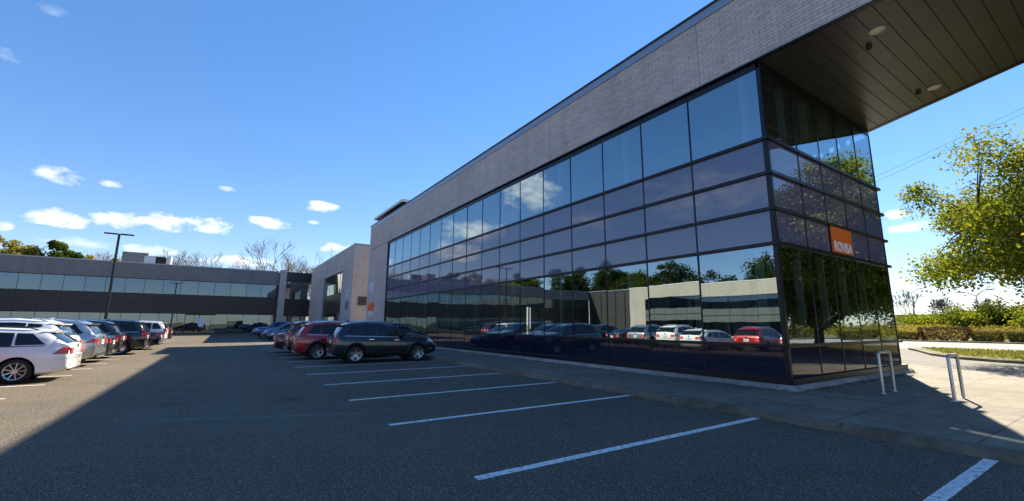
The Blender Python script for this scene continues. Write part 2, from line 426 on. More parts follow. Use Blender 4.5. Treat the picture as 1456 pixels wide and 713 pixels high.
ROWS = [(.38, 1.09, 'base_panel', 'base_glass'), (1.09, 1.17, 'rail', 'mullion_dark'), (1.17, 3.61, 'window', 'facade_glass'), (3.61, 3.69, 'rail', 'mullion_dark'),
        (3.69, 4.50, 'spandrel_panel', 'spandrel_glass'), (4.50, 4.58, 'rail', 'mullion_dark'), (4.58, 5.45, 'spandrel_panel', 'spandrel_glass'), (5.45, 5.53, 'rail', 'mullion_dark'),
        (5.53, 6.38, 'spandrel_panel', 'spandrel_glass'), (6.38, 6.46, 'rail', 'mullion_dark'), (6.46, 8.42, 'window', 'facade_glass')]
X0, YC = 11.3, 5.15
XE = 18.9
main = empty('office_building', (X0, YC, 0), 'near two storey office block with dark blue ribbon glazing and overhanging mauve brick roof band', 'building')
YL = 36.44
ys = [YL] + [7.32 + 1.82 * k for k in range(15, -1, -1)] + [YC]
cols = [YL - y for y in ys]
facade(main, (X0, YL), (X0, YC), cols, ROWS, rail_over=(0, .06))
xs = [X0, 13.0, 14.45, 15.9, 17.4, XE]
facade(main, (X0, YC), (XE, YC), [x - X0 for x in xs], ROWS, rail_over=(.06, .22))
# east wall runs away obliquely
E1 = (XE + 5.4, YC + 12.2)
EL = math.hypot(5.4, 12.2)
facade(main, (XE, YC), E1, [EL * i / 8 for i in range(9)], ROWS, rail_over=(.06, 0))
RL = math.hypot(30 - E1[0], 30 - E1[1])
facade(main, E1, (30, 30), [RL * i / 8 for i in range(9)], ROWS)
facade(main, (30, 30), (30, 41.75), [11.75 * i / 6 for i in range(7)], ROWS)
# plinth & ledge
b = MB(); b.prism([(X0 - .10, YL), (X0 - .10, YC - .10), (XE + .28, YC - .10), (E1[0] + .2, E1[1]), (X0 + .6, YL)], .24, .375); obj('ledge', b, 'mullion_dark', main)
pl = MB(); rows = []; y = YL
def plrow(x, y, dx, dy):
    k = mnoise.noise(Vector((x * 2.5, y * 2.5, 5))); return [(x, y, .235), (x + dx * (.0 + k * .02), y + dy * (k * .02), .225), (x + dx * (.05 + k * .03), y + dy * (.05 + k * .03), .17 + k * .03), (x + dx * (.07 + k * .03), y + dy * (.07 + k * .03), .1)]
while y > YC - .13: rows.append(plrow(X0 - .13, y, -1, 0)); y -= .07
rows.append(plrow(X0 - .13, YC - .13, -1, -1)); x = X0 - .06
while x < XE + .5: rows.append(plrow(x, YC - .13, 0, -1)); x += .1
rows.append(plrow(XE + .5, YC - .13, 0, -1)); rows.append(plrow(XE + .5, YC + .8, 1, 0))
for r in rows: pl.v += r
for i in range(len(rows) - 1):
    for j in range(3):
        a = i * 4 + j; pl.f.append((a, a + 1, a + 5, a + 4)); pl.m.append(0)
pl.prism([(X0 - .129, YL), (X0 - .129, YC - .129), (XE + .499, YC - .129), (E1[0] + .3, E1[1]), (X0 + 1, YL)], .1, .2345)
obj('plinth', pl, 'plinth_concrete', main, smooth=False)
# head frame above glass
b = MB(); b.band((X0, YL), (X0, YC), 8.42, 8.6, -.08, .02); b.band((X0 - .02, YC), (XE, YC), 8.42, 8.60, -.08, .02); obj('head_frame', b, 'mullion_dark', main)
b = MB(); b.box(X0 - .08, X0 + .1, YL - .03, YL + .02, .2, 8.6); obj('jamb', b, 'mullion_dark', main)
# brick fascia band + pier
YP = -12.3
prow = (X0 - .1 + .2, YP)
b = MB()
b.box(X0 - .10, X0 + .22, YP, 42.1, 8.66, 10.72)
b.band((X0 + .2, YP), (XE + .12, YC), 8.66, 10.72, -.3, 0)
b.band((XE + .12, YC), (E1[0] + .1, E1[1]), 8.66, 10.72, -.3, 0)
b.prism([(E1[0] - .2, E1[1]), (E1[0] + .1, E1[1]), (30, 30), (30, 42.1), (X0 + .3, 42.1), (X0 + .3, 41.8), (29.7, 41.8), (29.7, 30)], 8.66, 10.72)
obj('brick_fascia', b, 'brick_mauve', main)
b = MB(); b.box(X0 - .097, X0 + .25, YL + .02, 42.097, .1, 8.657); b.box(X0 + .25, 29.7, 41.79, 42.093, .1, 8.65); obj('brick_pier', b, 'brick_mauve', main)
b = MB(); b.box(X0 - .13, X0 + .05, YP - .03, 42.13, 10.72, 11.0); b.band((X0 + .05, YP), (XE + .15, YC), 10.72, 11.0, -.2, .02); b.band((XE + .15, YC), E1, 10.72, 11.0, -.2, .12); obj('coping', b, 'coping_metal', main)
b = MB(); b.box(X0 - .17, X0 + .1, YP - .06, 42.17, 11.003, 11.06); b.band((X0 + .1, YP), (XE + .18, YC), 11.003, 11.06, -.2, .04); obj('coping_cap', b, 'coping_edge', main)
b = MB(); b.prism([(X0, YP + .3), (XE, YC), (E1[0], E1[1]), (30, 30), (30, 42), (X0, 42)], 10.3, 10.6); obj('roof', b, 'roof_membrane', main)
b = MB(); b.box(X0 - .115, X0 + .03, YP, 42.1, 8.615, 8.657); b.band((X0 + .03, YP + .2), (XE + .14, YC), 8.615, 8.657, -.15, .01); obj('drip_edge', b, 'mullion_dark', main)
# soffit planks along X
sf = MB(); y = YC + .3; pw = .346
def xe(y): return XE + .1 + (y - YC) * (XE - X0) / (YC - YP) if y < YC else XE + .1
while y > YP + .4:
    y2 = y - pw; sf.v += [(X0, y, 8.63), (X0, y2 + .022, 8.63), (xe(y2 + .022), y2 + .022, 8.63), (xe(y), y, 8.63)]
    n = len(sf.v) - 4; sf.f.append((n, n + 1, n + 2, n + 3)); sf.m.append(0)
    sf.quad((X0, y2 + .022, 8.63), (X0, y2 + .011, 8.645), (xe(y2), y2 + .011, 8.645), (xe(y2), y2 + .022, 8.63))
    sf.quad((X0, y2 + .011, 8.645), (X0, y2, 8.63), (xe(y2), y2, 8.63), (xe(y2), y2 + .011, 8.645))
    y = y2
obj('soffit', sf, 'soffit_metal', main)
b = MB(); b.prism([(X0 + .02, YP + .5), (XE, YC), (XE, YC + .3), (X0 + .02, YC + .3)], 8.66, 8.70); obj('soffit_backing', b, 'mullion_dark', main)
for (x, y) in ((12.42, 2.93), (16.95, 2.93), (12.6, -.6)):
    b = MB(); b.lathe([(0, .02), (.13, .02), (.135, .0)], (x, y, 8.606), 'z', 20); l = obj('downlight', b, 'lamp_lens', main, smooth=False)
    b = MB(); b.lathe([(.136, .0), (.155, .0), (.16, .03)], (x, y, 8.603), 'z', 20); obj('trim_ring', b, 'fascia_white', l, off=(X0, YC, 0))
for (x, y) in ((13.0, 3.27), (16.9, 3.27)):
    b = MB(); b.lathe([(0, -.07), (.045, -.065), (.06, -.03), (.06, .0), (.07, .01), (.07, .03)], (x, y, 8.60), 'z', 14); obj('camera_dome', b, 'fixture_black', main, smooth=True)
# interior
b = MB(); b.prism([(X0 + .12, 41), (X0 + .12, YC + .12), (XE - .1, YC + .12), (E1[0] - .2, E1[1]), (29, 30), (29, 41)], .2, .36); obj('floor_slab', b, 'interior_floor', main)
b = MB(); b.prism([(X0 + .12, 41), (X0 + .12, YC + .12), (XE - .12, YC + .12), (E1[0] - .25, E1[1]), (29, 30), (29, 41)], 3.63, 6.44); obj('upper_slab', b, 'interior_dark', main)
b = MB(); b.prism([(X0 + .3, 41), (X0 + .3, YC + .3), (XE - .3, YC + .3), (E1[0] - .3, E1[1]), (29, 30), (29, 41)], 8.45, 8.6); obj('ceiling', b, 'interior_wall', main)
b = MB(); b.box(19.5, 23, 17, 23, .36, 3.62); b.box(16.2, 16.35, 27, 41, .36, 3.62); b.box(19.5, 23.5, 14, 23, 6.45, 8.44); b.box(15.8, 15.95, 25, 41, 6.45, 8.44); b.box(13.6, 16.2, 27, 27.12, .36, 3.62)
obj('partition', b, 'interior_wall', main)
for yy in (5.75, 10.05, 13.7, 17.3, 20.95, 24.6, 28.2, 31.9):
    b = MB(); b.box(11.46, 11.64, yy - .07, yy + .07, .36, 3.62); obj('column', b, 'interior_white', main)
    b = MB(); b.box(11.46, 11.64, yy - .07, yy + .07, 6.45, 8.44); obj('column', b, 'interior_white', main)
b = MB(); b.box(11.58, 11.62, 5.7, 36, 7.08, 7.11); obj('guard_rail', b, 'interior_white', main)
b = MB(); b.box(11.7, 18.4, 5.45, 5.48, 7.08, 7.11); obj('guard_rail', b, 'interior_white', main)
b = MB()
for xx in (12.9, 14.35, 15.8, 17.3): b.box(xx - .07, xx + .07, 5.35, 5.5, 6.45, 8.44); b.box(xx - .06, xx + .06, 5.35, 5.5, .36, 3.62)
obj('interior_post', b, 'interior_white', main)
# a few desks inside
for (x, y) in ((14, 8), (15.5, 7.2), (13.2, 15), (13.2, 19), (13.4, 24)):
    b = MB(); b.box(x, x + .7, y, y + 1.5, 1.05, 1.09); b.box(x + .02, x + .06, y + .02, y + 1.48, .36, 1.05); b.box(x + .64, x + .68, y + .02, y + 1.48, .36, 1.05); b.box(x + .3, x + .34, y + .4, y + 1.0, 1.15, 1.5)
    obj('desk', b, 'interior_wall', main)
# rooftop hut
hut = empty('rooftop_canopy', (12.6, 35, 10.6), 'small dark rooftop hut with thin pale overhanging slab above the brick roof band', 'rooftop hut')
b = MB(); b.prism([(11.75, 34.9), (17, 34.9), (17, 43.2), (11.75, 43.2)], 11.98, 12.2); obj('slab', b, 'fascia_white', hut)
b = MB(); b.box(12.5, 16.5, 35.6, 42.0, 10.6, 11.975); obj('hut_body', b, 'canopy_brown', hut)
b = MB(); b.prism([(11.85, 35.0), (16.9, 35.0), (16.9, 43.1), (11.85, 43.1)], 11.955, 11.977); obj('underside', b, 'canopy_brown', hut)

# signs on the building
def text_obj(name, txt, size, mat, parent, loc, rot, off, sx=1.0, ext=.004):
    cu = bpy.data.curves.new(name, 'FONT'); cu.body = txt; cu.size = size; cu.align_x = 'CENTER'; cu.align_y = 'CENTER'; cu.extrude = ext; cu.offset = size * .025
    tmp = bpy.data.objects.new(name, cu); COL.objects.link(tmp)
    dg = bpy.context.evaluated_depsgraph_get(); me = bpy.data.meshes.new_from_object(tmp.evaluated_get(dg)); bpy.data.objects.remove(tmp)
    R = Matrix.Translation(Vector(loc) - Vector(off)) @ rot @ Matrix.Diagonal((sx, 1, 1, 1)); me.transform(R)
    me.materials.clear(); me.materials.append(MATS[mat])
    o = bpy.data.objects.new(name, me); COL.objects.link(o); o.parent = parent; return o
RYm = Matrix.Rotation(PI / 2, 4, 'X')            # faces -Y
RXm = Matrix.Rotation(-PI / 2, 4, 'Z') @ Matrix.Rotation(PI / 2, 4, 'X')   # faces -X
s = empty('wall_sign', (15.15, 5.12, 4.1), 'orange tenant sign with white lettering fixed on the dark glass end wall', 'sign')
b = MB(); b.box(14.47, 15.88, 5.085, 5.12, 3.72, 4.49); obj('panel', b, 'sign_orange', s)
text_obj('lettering', 'ROVISA', .40, 'sign_white', s, (15.175, 5.08, 3.90), RYm, (15.15, 5.12, 4.1), .93, .006)
s = empty('pier_sign', (11.2, 40.35, 2.7), 'orange and white tenant sign low on the brick pier behind the parked cars', 'sign')
b = MB(); b.box(11.16, 11.198, 39.55, 41.3, 2.85, 3.55); obj('panel', b, 'sign_orange', s)
text_obj('lettering', 'ROVISA', .52, 'sign_white', s, (11.185, 40.42, 2.55), RXm, (11.2, 40.35, 2.7), .9, .012)
s = empty('address_plaque', (11.2, 40.4, 4.9), 'pale blue plaque high on the brick pier above the orange sign', 'plaque', 'pale plaques on the brick piers')
b = MB(); b.box(11.165, 11.198, 39.7, 41.3, 5.0, 5.42); b.box(11.165, 11.198, 39.7, 41.3, 4.52, 4.96); obj('panel', b, 'plaque_pale', s)

# ------------------------------------------------------------------ brick portal wall beyond
port = empty('brick_block', (11.3, 60, 0), 'tall brick faced block with one large recessed dark window beyond the glass office', 'building')
px0 = 11.3
b = MB(); ZT = 10.25
b.box(px0, px0 + 1.9, 48.6, 53.8, .0, ZT); b.box(px0 + .003, px0 + .3, 53.8, 65.6, 7.85, ZT - .003); b.box(px0, px0 + .3, 65.6, 76.3, 0, ZT); b.box(px0 + 1.9, 24, 48.603, 49.0, 0, ZT - .003)
obj('wall', b, 'brick_mauve', port)
PR = [(.30, 2.85, 'window', 'link_glass'), (2.85, 2.93, 'rail', 'mullion_dark'), (2.93, 4.05, 'spandrel_panel', 'wing_spandrel'), (4.05, 4.13, 'rail', 'mullion_dark'), (4.13, 5.25, 'spandrel_panel', 'wing_spandrel'), (5.25, 5.33, 'rail', 'mullion_dark'), (5.33, 7.78, 'window', 'facade_glass'), (7.78, 7.85, 'rail', 'mullion_dark')]
facade(port, (px0 + .2, 65.6), (px0 + .2, 53.8), [11.8 * i / 6 for i in range(7)], PR, rail_d=.04)
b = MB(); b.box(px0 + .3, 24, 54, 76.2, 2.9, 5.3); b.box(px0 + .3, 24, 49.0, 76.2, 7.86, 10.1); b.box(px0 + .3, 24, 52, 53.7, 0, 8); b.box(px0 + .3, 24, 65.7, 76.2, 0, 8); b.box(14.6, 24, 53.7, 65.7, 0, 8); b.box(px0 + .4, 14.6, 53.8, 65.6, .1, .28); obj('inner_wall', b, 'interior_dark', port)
for yy in (56.5, 58.2, 61.0):
    b = MB(); b.box(px0 + .9, px0 + .94, yy, yy + 1.1, .4, 2.8); obj('blind', b, 'blind_white', port)
b = MB(); b.box(px0 - .03, px0 + 1.93, 48.57, 53.83, ZT + .002, ZT + .16); b.box(px0 - .03, px0 + .33, 53.83, 76.33, ZT + .002, ZT + .16); b.box(px0 + 1.93, 24, 48.57, 49.03, ZT + .002, ZT + .16); obj('coping', b, 'coping_metal', port)
s = empty('address_plaque', (px0, 50.5, 4.7), 'pale blue plaque on the brick faced block, the farther of two', 'plaque', 'pale plaques on the brick piers')
b = MB(); b.box(px0 - .04, px0 - .003, 49.9, 51.3, 5.0, 5.4); b.box(px0 - .04, px0 - .003, 49.9, 51.3, 4.5, 4.9); obj('panel', b, 'plaque_pale', s)
s = empty('dark_plaque', (px0, 50.5, 3.6), 'small dark grey plaque just below the pale one on the farther brick block', 'plaque')
b = MB(); b.box(px0 - .04, px0 - .003, 49.9, 51.2, 3.25, 4.1); b.box(px0 - .05, px0 - .041, 50.0, 51.1, 3.4, 3.5); obj('panel', b, 'plaque_grey', s)
s = empty('hanging_sign', (12.5, 48.4, 4), 'dark blank board fixed across the gap between the two brick walls', 'sign')
b = MB(); b.box(12.0, 13.0, 48.4, 48.55, 3.65, 4.55); obj('panel', b, 'sign_dark', s)
b = MB(); b.box(12.1, 12.14, 48.55, 48.598, 3.8, 4.4); b.box(12.8, 12.84, 48.55, 48.598, 3.8, 4.4); obj('bracket', b, 'fixture_black', s)
ms = MB(); ms.tube([(14, 76.4, 9.6), (14, 76.4, 14.9)], [.05, .035], 6)
mast = obj('mast', ms, 'galvanised', off=(14, 76.4, 9.6)); tag(mast, 'thin bare mast rising above the farther brick roofline', 'mast')

# ------------------------------------------------------------------ link block
link = empty('glazed_link', (8, 76.5, 0), 'dark glazed link block between the far wing and the brick faced block', 'building')
LR = [(.15, 2.75, 'window', 'link_glass'), (2.75, 2.83, 'rail', 'mullion_dark'), (2.83, 4.1, 'spandrel_panel', 'wing_spandrel'), (4.1, 4.18, 'rail', 'mullion_dark'), (4.18, 5.35, 'spandrel_panel', 'wing_spandrel'), (5.35, 5.43, 'rail', 'mullion_dark'),
      (5.43, 8.15, 'window', 'link_glass'), (8.15, 8.25, 'rail', 'mullion_dark'), (8.25, 9.6, 'spandrel_panel', 'wing_spandrel')]
facade(link, (7.55, 76.5), (11.6, 76.5), [4.05 * i / 2 for i in range(3)], LR)
b = MB(); b.box(7.6, 12, 76.48, 85, 9.605, 9.72); obj('roof', b, 'coping_edge', link)
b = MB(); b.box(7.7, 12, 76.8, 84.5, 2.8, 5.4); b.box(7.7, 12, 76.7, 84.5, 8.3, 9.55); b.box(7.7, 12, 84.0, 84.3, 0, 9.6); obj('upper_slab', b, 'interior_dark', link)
for x in (8.6, 10.4):
    b = MB(); b.box(x, x + .45, 77.2, 77.5, .13, 2.75); obj('column', b, 'interior_white', link)

# ------------------------------------------------------------------ wing
YW = 75.0
wing = empty('office_wing', (-10, YW, 0), 'long two storey wing closing the car park, grey brick above ribbon windows', 'building')
XR = 6.25; XLW = -48.0
nc = 28; cw = (XR - XLW) / nc
WR = [(.3, 2.85, 'window', 'wing_glass'), (2.85, 2.93, 'rail', 'mullion_dark'), (2.93, 4.15, 'spandrel_panel', 'wing_spandrel'), (4.15, 4.22, 'rail', 'mullion_dark'), (4.22, 5.42, 'spandrel_panel', 'wing_spandrel'),
      (5.42, 5.5, 'rail', 'mullion_dark'), (5.5, 7.38, 'window', 'wing_glass')]
facade(wing, (XLW, YW), (XR, YW), [cw * i for i in range(nc + 1)], WR, rail_d=.05)
b = MB(); b.box(XLW - .3, XR + .1, YW - .12, YW + .25, 7.46, 9.42); obj('brick_band', b, 'brick_grey', wing)
b = MB(); b.box(XLW - .32, XR + .1, YW - .16, YW + .27, 9.423, 9.55); obj('coping', b, 'coping_metal', wing)
b = MB(); b.box(XLW, XR + .1, YW - .05, YW + .1, 7.38, 7.457); b.box(XR, XR + .35, YW - .08, YW + .2, .13, 7.4); obj('head_frame', b, 'mullion_dark', wing)
b = MB(); b.box(XLW, XR + .3, YW - .02, YW + .3, .1, .296); obj('plinth', b, 'mullion_dark', wing)
b = MB(); b.box(XR + .36, XR + 1.25, YW - .5, YW + 1.5, 0, 9.75); obj('brick_pier', b, 'brick_mauve', wing)
b = MB(); b.box(XLW, XR, YW + .2, 90, 9.0, 9.3); obj('roof', b, 'roof_membrane', wing)
b = MB(); b.box(XLW, XR, YW + .3, 89, 2.9, 5.45); b.box(XLW, XR, YW + .25, 89, 7.4, 8.9); b.box(XLW, XR, YW + 5, YW + 5.2, .3, 9); b.box(XLW - .3, XLW + .0, YW, 90, 0, 9.4); b.box(XR + .0, XR + .3, YW + .3, 90, 0, 9.4); obj('inner_wall', b, 'interior_wall', wing)
for i in range(nc):
    x0 = XLW + cw * i + .06; x1 = x0 + cw - .12
    k = random.random(); h = .9 + .9 * random.random()
    bm_ = 'blind_grey' if k > .3 else 'blind_blue'
    if k > .15:
        b = MB(); b.box(x0, x1, YW + .12, YW + .14, 7.36 - h, 7.36); obj('blind', b, bm_, wing)
    cx = (x0 + x1) / 2
    if -19 < cx < -4.6 and random.random() < .9:
        zb = random.choice((.32, .32, 1.2)); b = MB(); b.box(x0, x1, YW + .12, YW + .14, max(zb, 1.25), 2.83); obj('blind', b, 'blind_white', wing)
        if zb < 1: b = MB(); b.box(x0, x1, YW + .12, YW + .14, .32, 1.24); obj('blind', b, 'blind_blue', wing)
    elif -4.6 <= cx < 6 and not (-1 < cx < 1 or 2.4 < cx < 3):
        b = MB(); b.box(x0, x1, YW + .12, YW + .14, 2.35, 2.83); obj('blind', b, 'blind_white', wing)
b = MB(); b.box(-4.5, -1.0, YW - .03, YW + .02, 2.7, 2.85); b.box(-4.5, -4.42, YW - .03, YW + .02, .14, 2.7); b.box(-2.9, -2.82, YW - .03, YW + .02, .14, 2.7); dd = obj('entrance_frame', b, 'mullion_dark', wing)
b = MB(); b.lathe([(0, 0), (.55, 0), (.55, -.03), (0, -.03)], (0, 0, 0), 'y', 24)
b.v = [(x * .75 - 3.2 + .6, y + YW - .05, z * 1.25 + 1.75) for x, y, z in b.v]
dsp = obj('door_poster', b, 'blind_white', wing)
for (x0, x1, z1, m_) in ((-2.3, -1.6, .95, 'blind_white'), (-.9, .55, 1.15, 'interior_white'), (2.3, 3.4, 1.0, 'plaque_pale'), (.8, 2.2, .8, 'interior_white'), (4.2, 4.5, 2.1, 'plaque_pale'), (5.0, 5.7, 1.7, 'blind_white')):
    b = MB(); b.box(x0, x1, YW + .5, YW + 1.1, .30, z1); b.box(x0 - .04, x1 + .04, YW + .46, YW + 1.14, z1 + .002, z1 + .05); obj('display_case', b, m_, wing)
# wing left steps/ramp rail
for x in (9.2,):
    b = MB(); b.box(x, x + .9, 76.9, 76.94, .4, 2.7); obj('blind', b, 'blind_white', link)
ra = empty('ramp_railing', (-19, 73.6, .13), 'pale sloping handrail beside the far wing, behind the white wagon', 'railing')
b = MB(); b.tube([(-24, 74, 2.3), (-16.8, 74, 1.1), (-15.2, 74, 1.1)], .05, 6); b.tube([(-24, 74, 1.8), (-16.8, 74, .65), (-15.2, 74, .65)], .04, 6); obj('rail', b, 'fascia_white', ra)
for x in (-23, -21, -19, -17, -15.3):
    b = MB(); zt = 1.1 + max(0, (-16.8 - x)) * .167; b.tube([(x, 74, .13), (x, 74, zt)], .04, 6); obj('post', b, 'fascia_white', ra)
# rooftop unit
ru = empty('rooftop_unit', (-10.8, 82, 9.3), 'brick rooftop plant box with a louvred opening on the far wing roof', 'rooftop unit')
b = MB(); b.box(-13.1, -10.2, 82, 85, 9.3, 11.75); b.box(-10.2, -8.5, 82.3, 85, 9.3, 11.4); obj('housing', b, 'brick_grey', ru)
b = MB(); b.box(-10.6, -9.3, 81.9, 81.995, 10.3, 11.3); obj('pale_panel', b, 'fascia_white', ru)
b = MB(); b.box(-9.3, -8.1, 81.95, 82.29, 10.2, 11.3)
for k in range(6): b.box(-9.25, -8.15, 81.9, 81.948, 10.28 + k * .17, 10.36 + k * .17)
obj('louvre', b, 'fixture_black', ru)
b = MB(); b.box(-8.0, -7.5, 81.9, 84, 9.3, 11.5); obj('flue', b, 'fascia_white', ru)

# dark corner connector between the wing and the west block
cn = empty('corner_block', (-50, 68, 0), 'dark ribbed block in the corner between the two far office blocks', 'building')
b = MB(); b.box(-58, -48.4, 61.9, 74.9, 0, 9.3); obj('wall', b, 'corner_dark', cn)
b = MB()
for k in range(5): b.box(-48.398, -48.3, 63.5 + k * 2.5, 63.6 + k * 2.5, .2, 9.0)
obj('rib', b, 'mullion_dark', cn)
b = MB(); b.box(-58.1, -48.25, 61.9, 74.9, 9.303, 9.5); obj('coping', b, 'coping_metal', cn)

# ------------------------------------------------------------------ west building (seen in the glass)
west = empty('west_building', (-48, 30, 0), 'sunlit beige brick office block reflected in the lower glass of the near office', 'building')
WX = -48.0
WR2 = [(.3, 2.75, 'window', 'wing_glass'), (2.75, 2.83, 'rail', 'mullion_dark'), (2.83, 3.9, 'spandrel_panel', 'west_spandrel'), (3.9, 3.97, 'rail', 'mullion_dark'), (3.97, 5.1, 'spandrel_panel', 'west_spandrel'), (5.1, 5.18, 'rail', 'mullion_dark'), (5.18, 7.1, 'window', 'wing_glass')]
facade(west, (WX, -14), (WX, 58), [72 * i / 30 for i in range(31)], WR2)
b = MB(); b.box(WX - .3, WX + .12, -14, 61.8, 7.15, 9.4); b.box(WX - .3, WX + .12, 58.02, 61.8, 0, 7.147); b.box(WX - 14, WX - .3, 61.4, 61.79, 0, 9.38); obj('brick_band', b, 'brick_beige', west)
b = MB(); b.box(WX - .35, WX + .16, -14, 61.85, 9.403, 9.55); obj('coping', b, 'fascia_white', west)
b = MB(); b.box(WX - 14, WX - .2, -14, 61.3, 9.0, 9.3); b.box(WX - 14, WX - 4, -14, 61.3, 0, 9.0); b.box(WX - 14, WX - .15, -14, 61.3, 2.75, 5.15); b.box(WX - 14, WX - .15, -14, 61.3, 7.15, 9.0); obj('inner_wall', b, 'interior_wall', west)

# ------------------------------------------------------------------ small things
def bike_rack(x0, x1, y, label):
    r = .03; h = 1.02; z0 = .12; rr = .07
    root = empty('bike_rack', ((x0 + x1) / 2, y, z0), label, 'bike rack', 'steel bike racks on the sidewalk')
    pts = [(x0, y, z0)]
    pts += [(x0, y, h - rr)] + [(x0 + rr - rr * math.cos(a), y, h - rr + rr * math.sin(a)) for a in (.4, .8, 1.2, PI / 2)]
    pts += [(x1 - rr + rr * math.sin(a), y, h - rr + rr * math.cos(a)) for a in (0, .4, .8, 1.2)] + [(x1, y, h - rr), (x1, y, z0)]
    b = MB(); n0 = len(b.v); seg = 12; P = [Vector(p) for p in pts]; k = len(P)
    for i, p in enumerate(P):
        d = (P[min(i + 1, k - 1)] - P[max(i - 1, 0)]).normalized(); bb = Vector((0, 1, 0)); a = d.cross(bb).normalized()
        for j in range(seg):
            t = 2 * PI * j / seg; b.v.append(tuple(p + a * (math.cos(t) * r) + bb * (math.sin(t) * r)))
    for i in range(k - 1):
        for j in range(seg): b.f.append((i * seg + j, i * seg + (j + 1) % seg, (i + 1) * seg + (j + 1) % seg, (i + 1) * seg + j)); b.m.append(0)
    obj('hoop', b, 'galvanised', root, smooth=True)
    for x in (x0, x1):
        b = MB(); b.lathe([(0, .012), (.055, .012), (.058, .0)], (x, y, z0 + .001), 'z', 16); obj('foot_plate', b, 'galvanised', root)
bike_rack(12.5, 13.18, 2.64, 'steel hoop bike rack whose foot stands at the sunlit edge of the sidewalk')
bike_rack(12.48, 13.2, 3.78, 'steel hoop bike rack in shade, nearer to the glass corner')

lp = empty('parking_lamp', (-8.05, 48, 0), 'tall black twin head lamp post rising behind the left row of cars', 'lamp post')
b = MB(); b.tube([(-8.05, 48, .6), (-8.05, 48, 9.0)], [.11, .085], 10); obj('pole', b, 'pole_black', lp)
b = MB(); b.tube([(-8.05, 48, 0), (-8.05, 48, .6)], [.3, .3], 14); obj('base', b, 'plinth_concrete', lp)
for sgn in (-1, 1):
    b = MB(); b.box(-8.05 + min(.1 * sgn, .95 * sgn), -8.05 + max(.1 * sgn, .95 * sgn), 47.85, 48.15, 8.93, 9.02); b.box(-8.05 + min(.0, .1 * sgn), -8.05 + max(0, .1 * sgn), 47.97, 48.03, 8.94, 9.0); obj('lamp_head', b, 'pole_black', lp)
def far_lamp(x, y, h, label):
    r = empty('street_lamp', (x, y, 0), label, 'street lamp', 'far street lamps beyond the meadow')
    b = MB(); b.tube([(x, y, 0), (x, y, h)], [.16, .10], 8); obj('pole', b, 'galvanised', r)
    for sgn, ez in ((-1, .5), (1, .9)):
        b = MB(); b.tube([(x, y, h - .1), (x + .3 * sgn, y - 1.0 * sgn, h + ez), (x + .5 * sgn, y - 2.0 * sgn, h + ez + .2)], .09, 6); b.box(x + .5 * sgn - .3, x + .5 * sgn + .3, y - 2.0 * sgn - .6, y - 2.0 * sgn + .6, h + ez + .12, h + ez + .3); obj('lamp_arm', b, 'galvanised', r)
far_lamp(120, 20.0, 7.6, 'double armed street lamp above the meadow under the big tree crown')
far_lamp(170, 41.5, 11.6, 'thin distant street lamp standing behind the round bare tree')

# power cables (far)
def cable(z0, z1, lab, y0=60, y1=-40, X=120):
    b = MB(); pts = []
    for i in range(25):
        t = i / 24; y = y0 + (y1 - y0) * t; zz = z0 + (z1 - z0) * t - 3.0 * 4 * t * (1 - t) * .3
        pts.append((X, y, zz))
    b.tube(pts, .03, 5); o = obj('power_cable', b, 'cable', off=(X, y1, z1)); tag(o, lab, 'cable', 'power cables across the sky'); return o
cable(26.9 + .5, 57.8, 'highest power cable slanting up across the sky beside the roof'); cable(25.6 + .5, 57.0, 'power cable running close below the highest one')
cable(19.5, 44.5, 'lower power cable slanting across the sky towards the tree'); cable(19.0, 43.6, 'lowest power cable just beneath its twin')

# ------------------------------------------------------------------ vegetation
rng = np.random.default_rng(11)
def leaf_mesh(name, C, size, mat, parent=None, off=None, flat=0., aspect=.62, jitter=.35):
    """C: (n,3) leaf centres -> one mesh of small bent leaf faces"""
    n = len(C); C = np.asarray(C, float)
    o3 = Vector((0, 0, 0))
    if parent is not None:
        p = parent
        while p is not None: o3 += p.location; p = p.parent
    if off is not None: o3 = Vector(off)
    C = C - np.array(o3)
    nrm = rng.normal(size=(n, 3)); nrm[:, 2] = nrm[:, 2] * (1 - flat) + flat * 1.2; nrm /= np.linalg.norm(nrm, axis=1, keepdims=True)
    a = rng.normal(size=(n, 3)); a -= nrm * (a * nrm).sum(1, keepdims=True); a /= np.linalg.norm(a, axis=1, keepdims=True)
    b = np.cross(nrm, a); s = size * (1 + jitter * rng.normal(size=(n, 1))).clip(.4, 2)
    V = np.empty((n, 4, 3)); V[:, 0] = C - a * s; V[:, 1] = C - b * s * aspect + nrm * s * .15; V[:, 2] = C + a * s; V[:, 3] = C + b * s * aspect - nrm * s * .1
    me = bpy.data.meshes.new(name); me.vertices.add(n * 4); me.vertices.foreach_set('co', V.reshape(-1))
    me.loops.add(n * 4); me.loops.foreach_set('vertex_index', np.arange(n * 4, dtype=np.int32))
    me.polygons.add(n); me.polygons.foreach_set('loop_start', np.arange(0, n * 4, 4, dtype=np.int32)); me.polygons.foreach_set('loop_total', np.full(n, 4, dtype=np.int32))
    me.update(calc_edges=True); me.materials.append(MATS[mat])
    o = bpy.data.objects.new(name, me); COL.objects.link(o)
    if parent is not None: o.parent = parent
    elif off is not None: o.location = o3
    return o

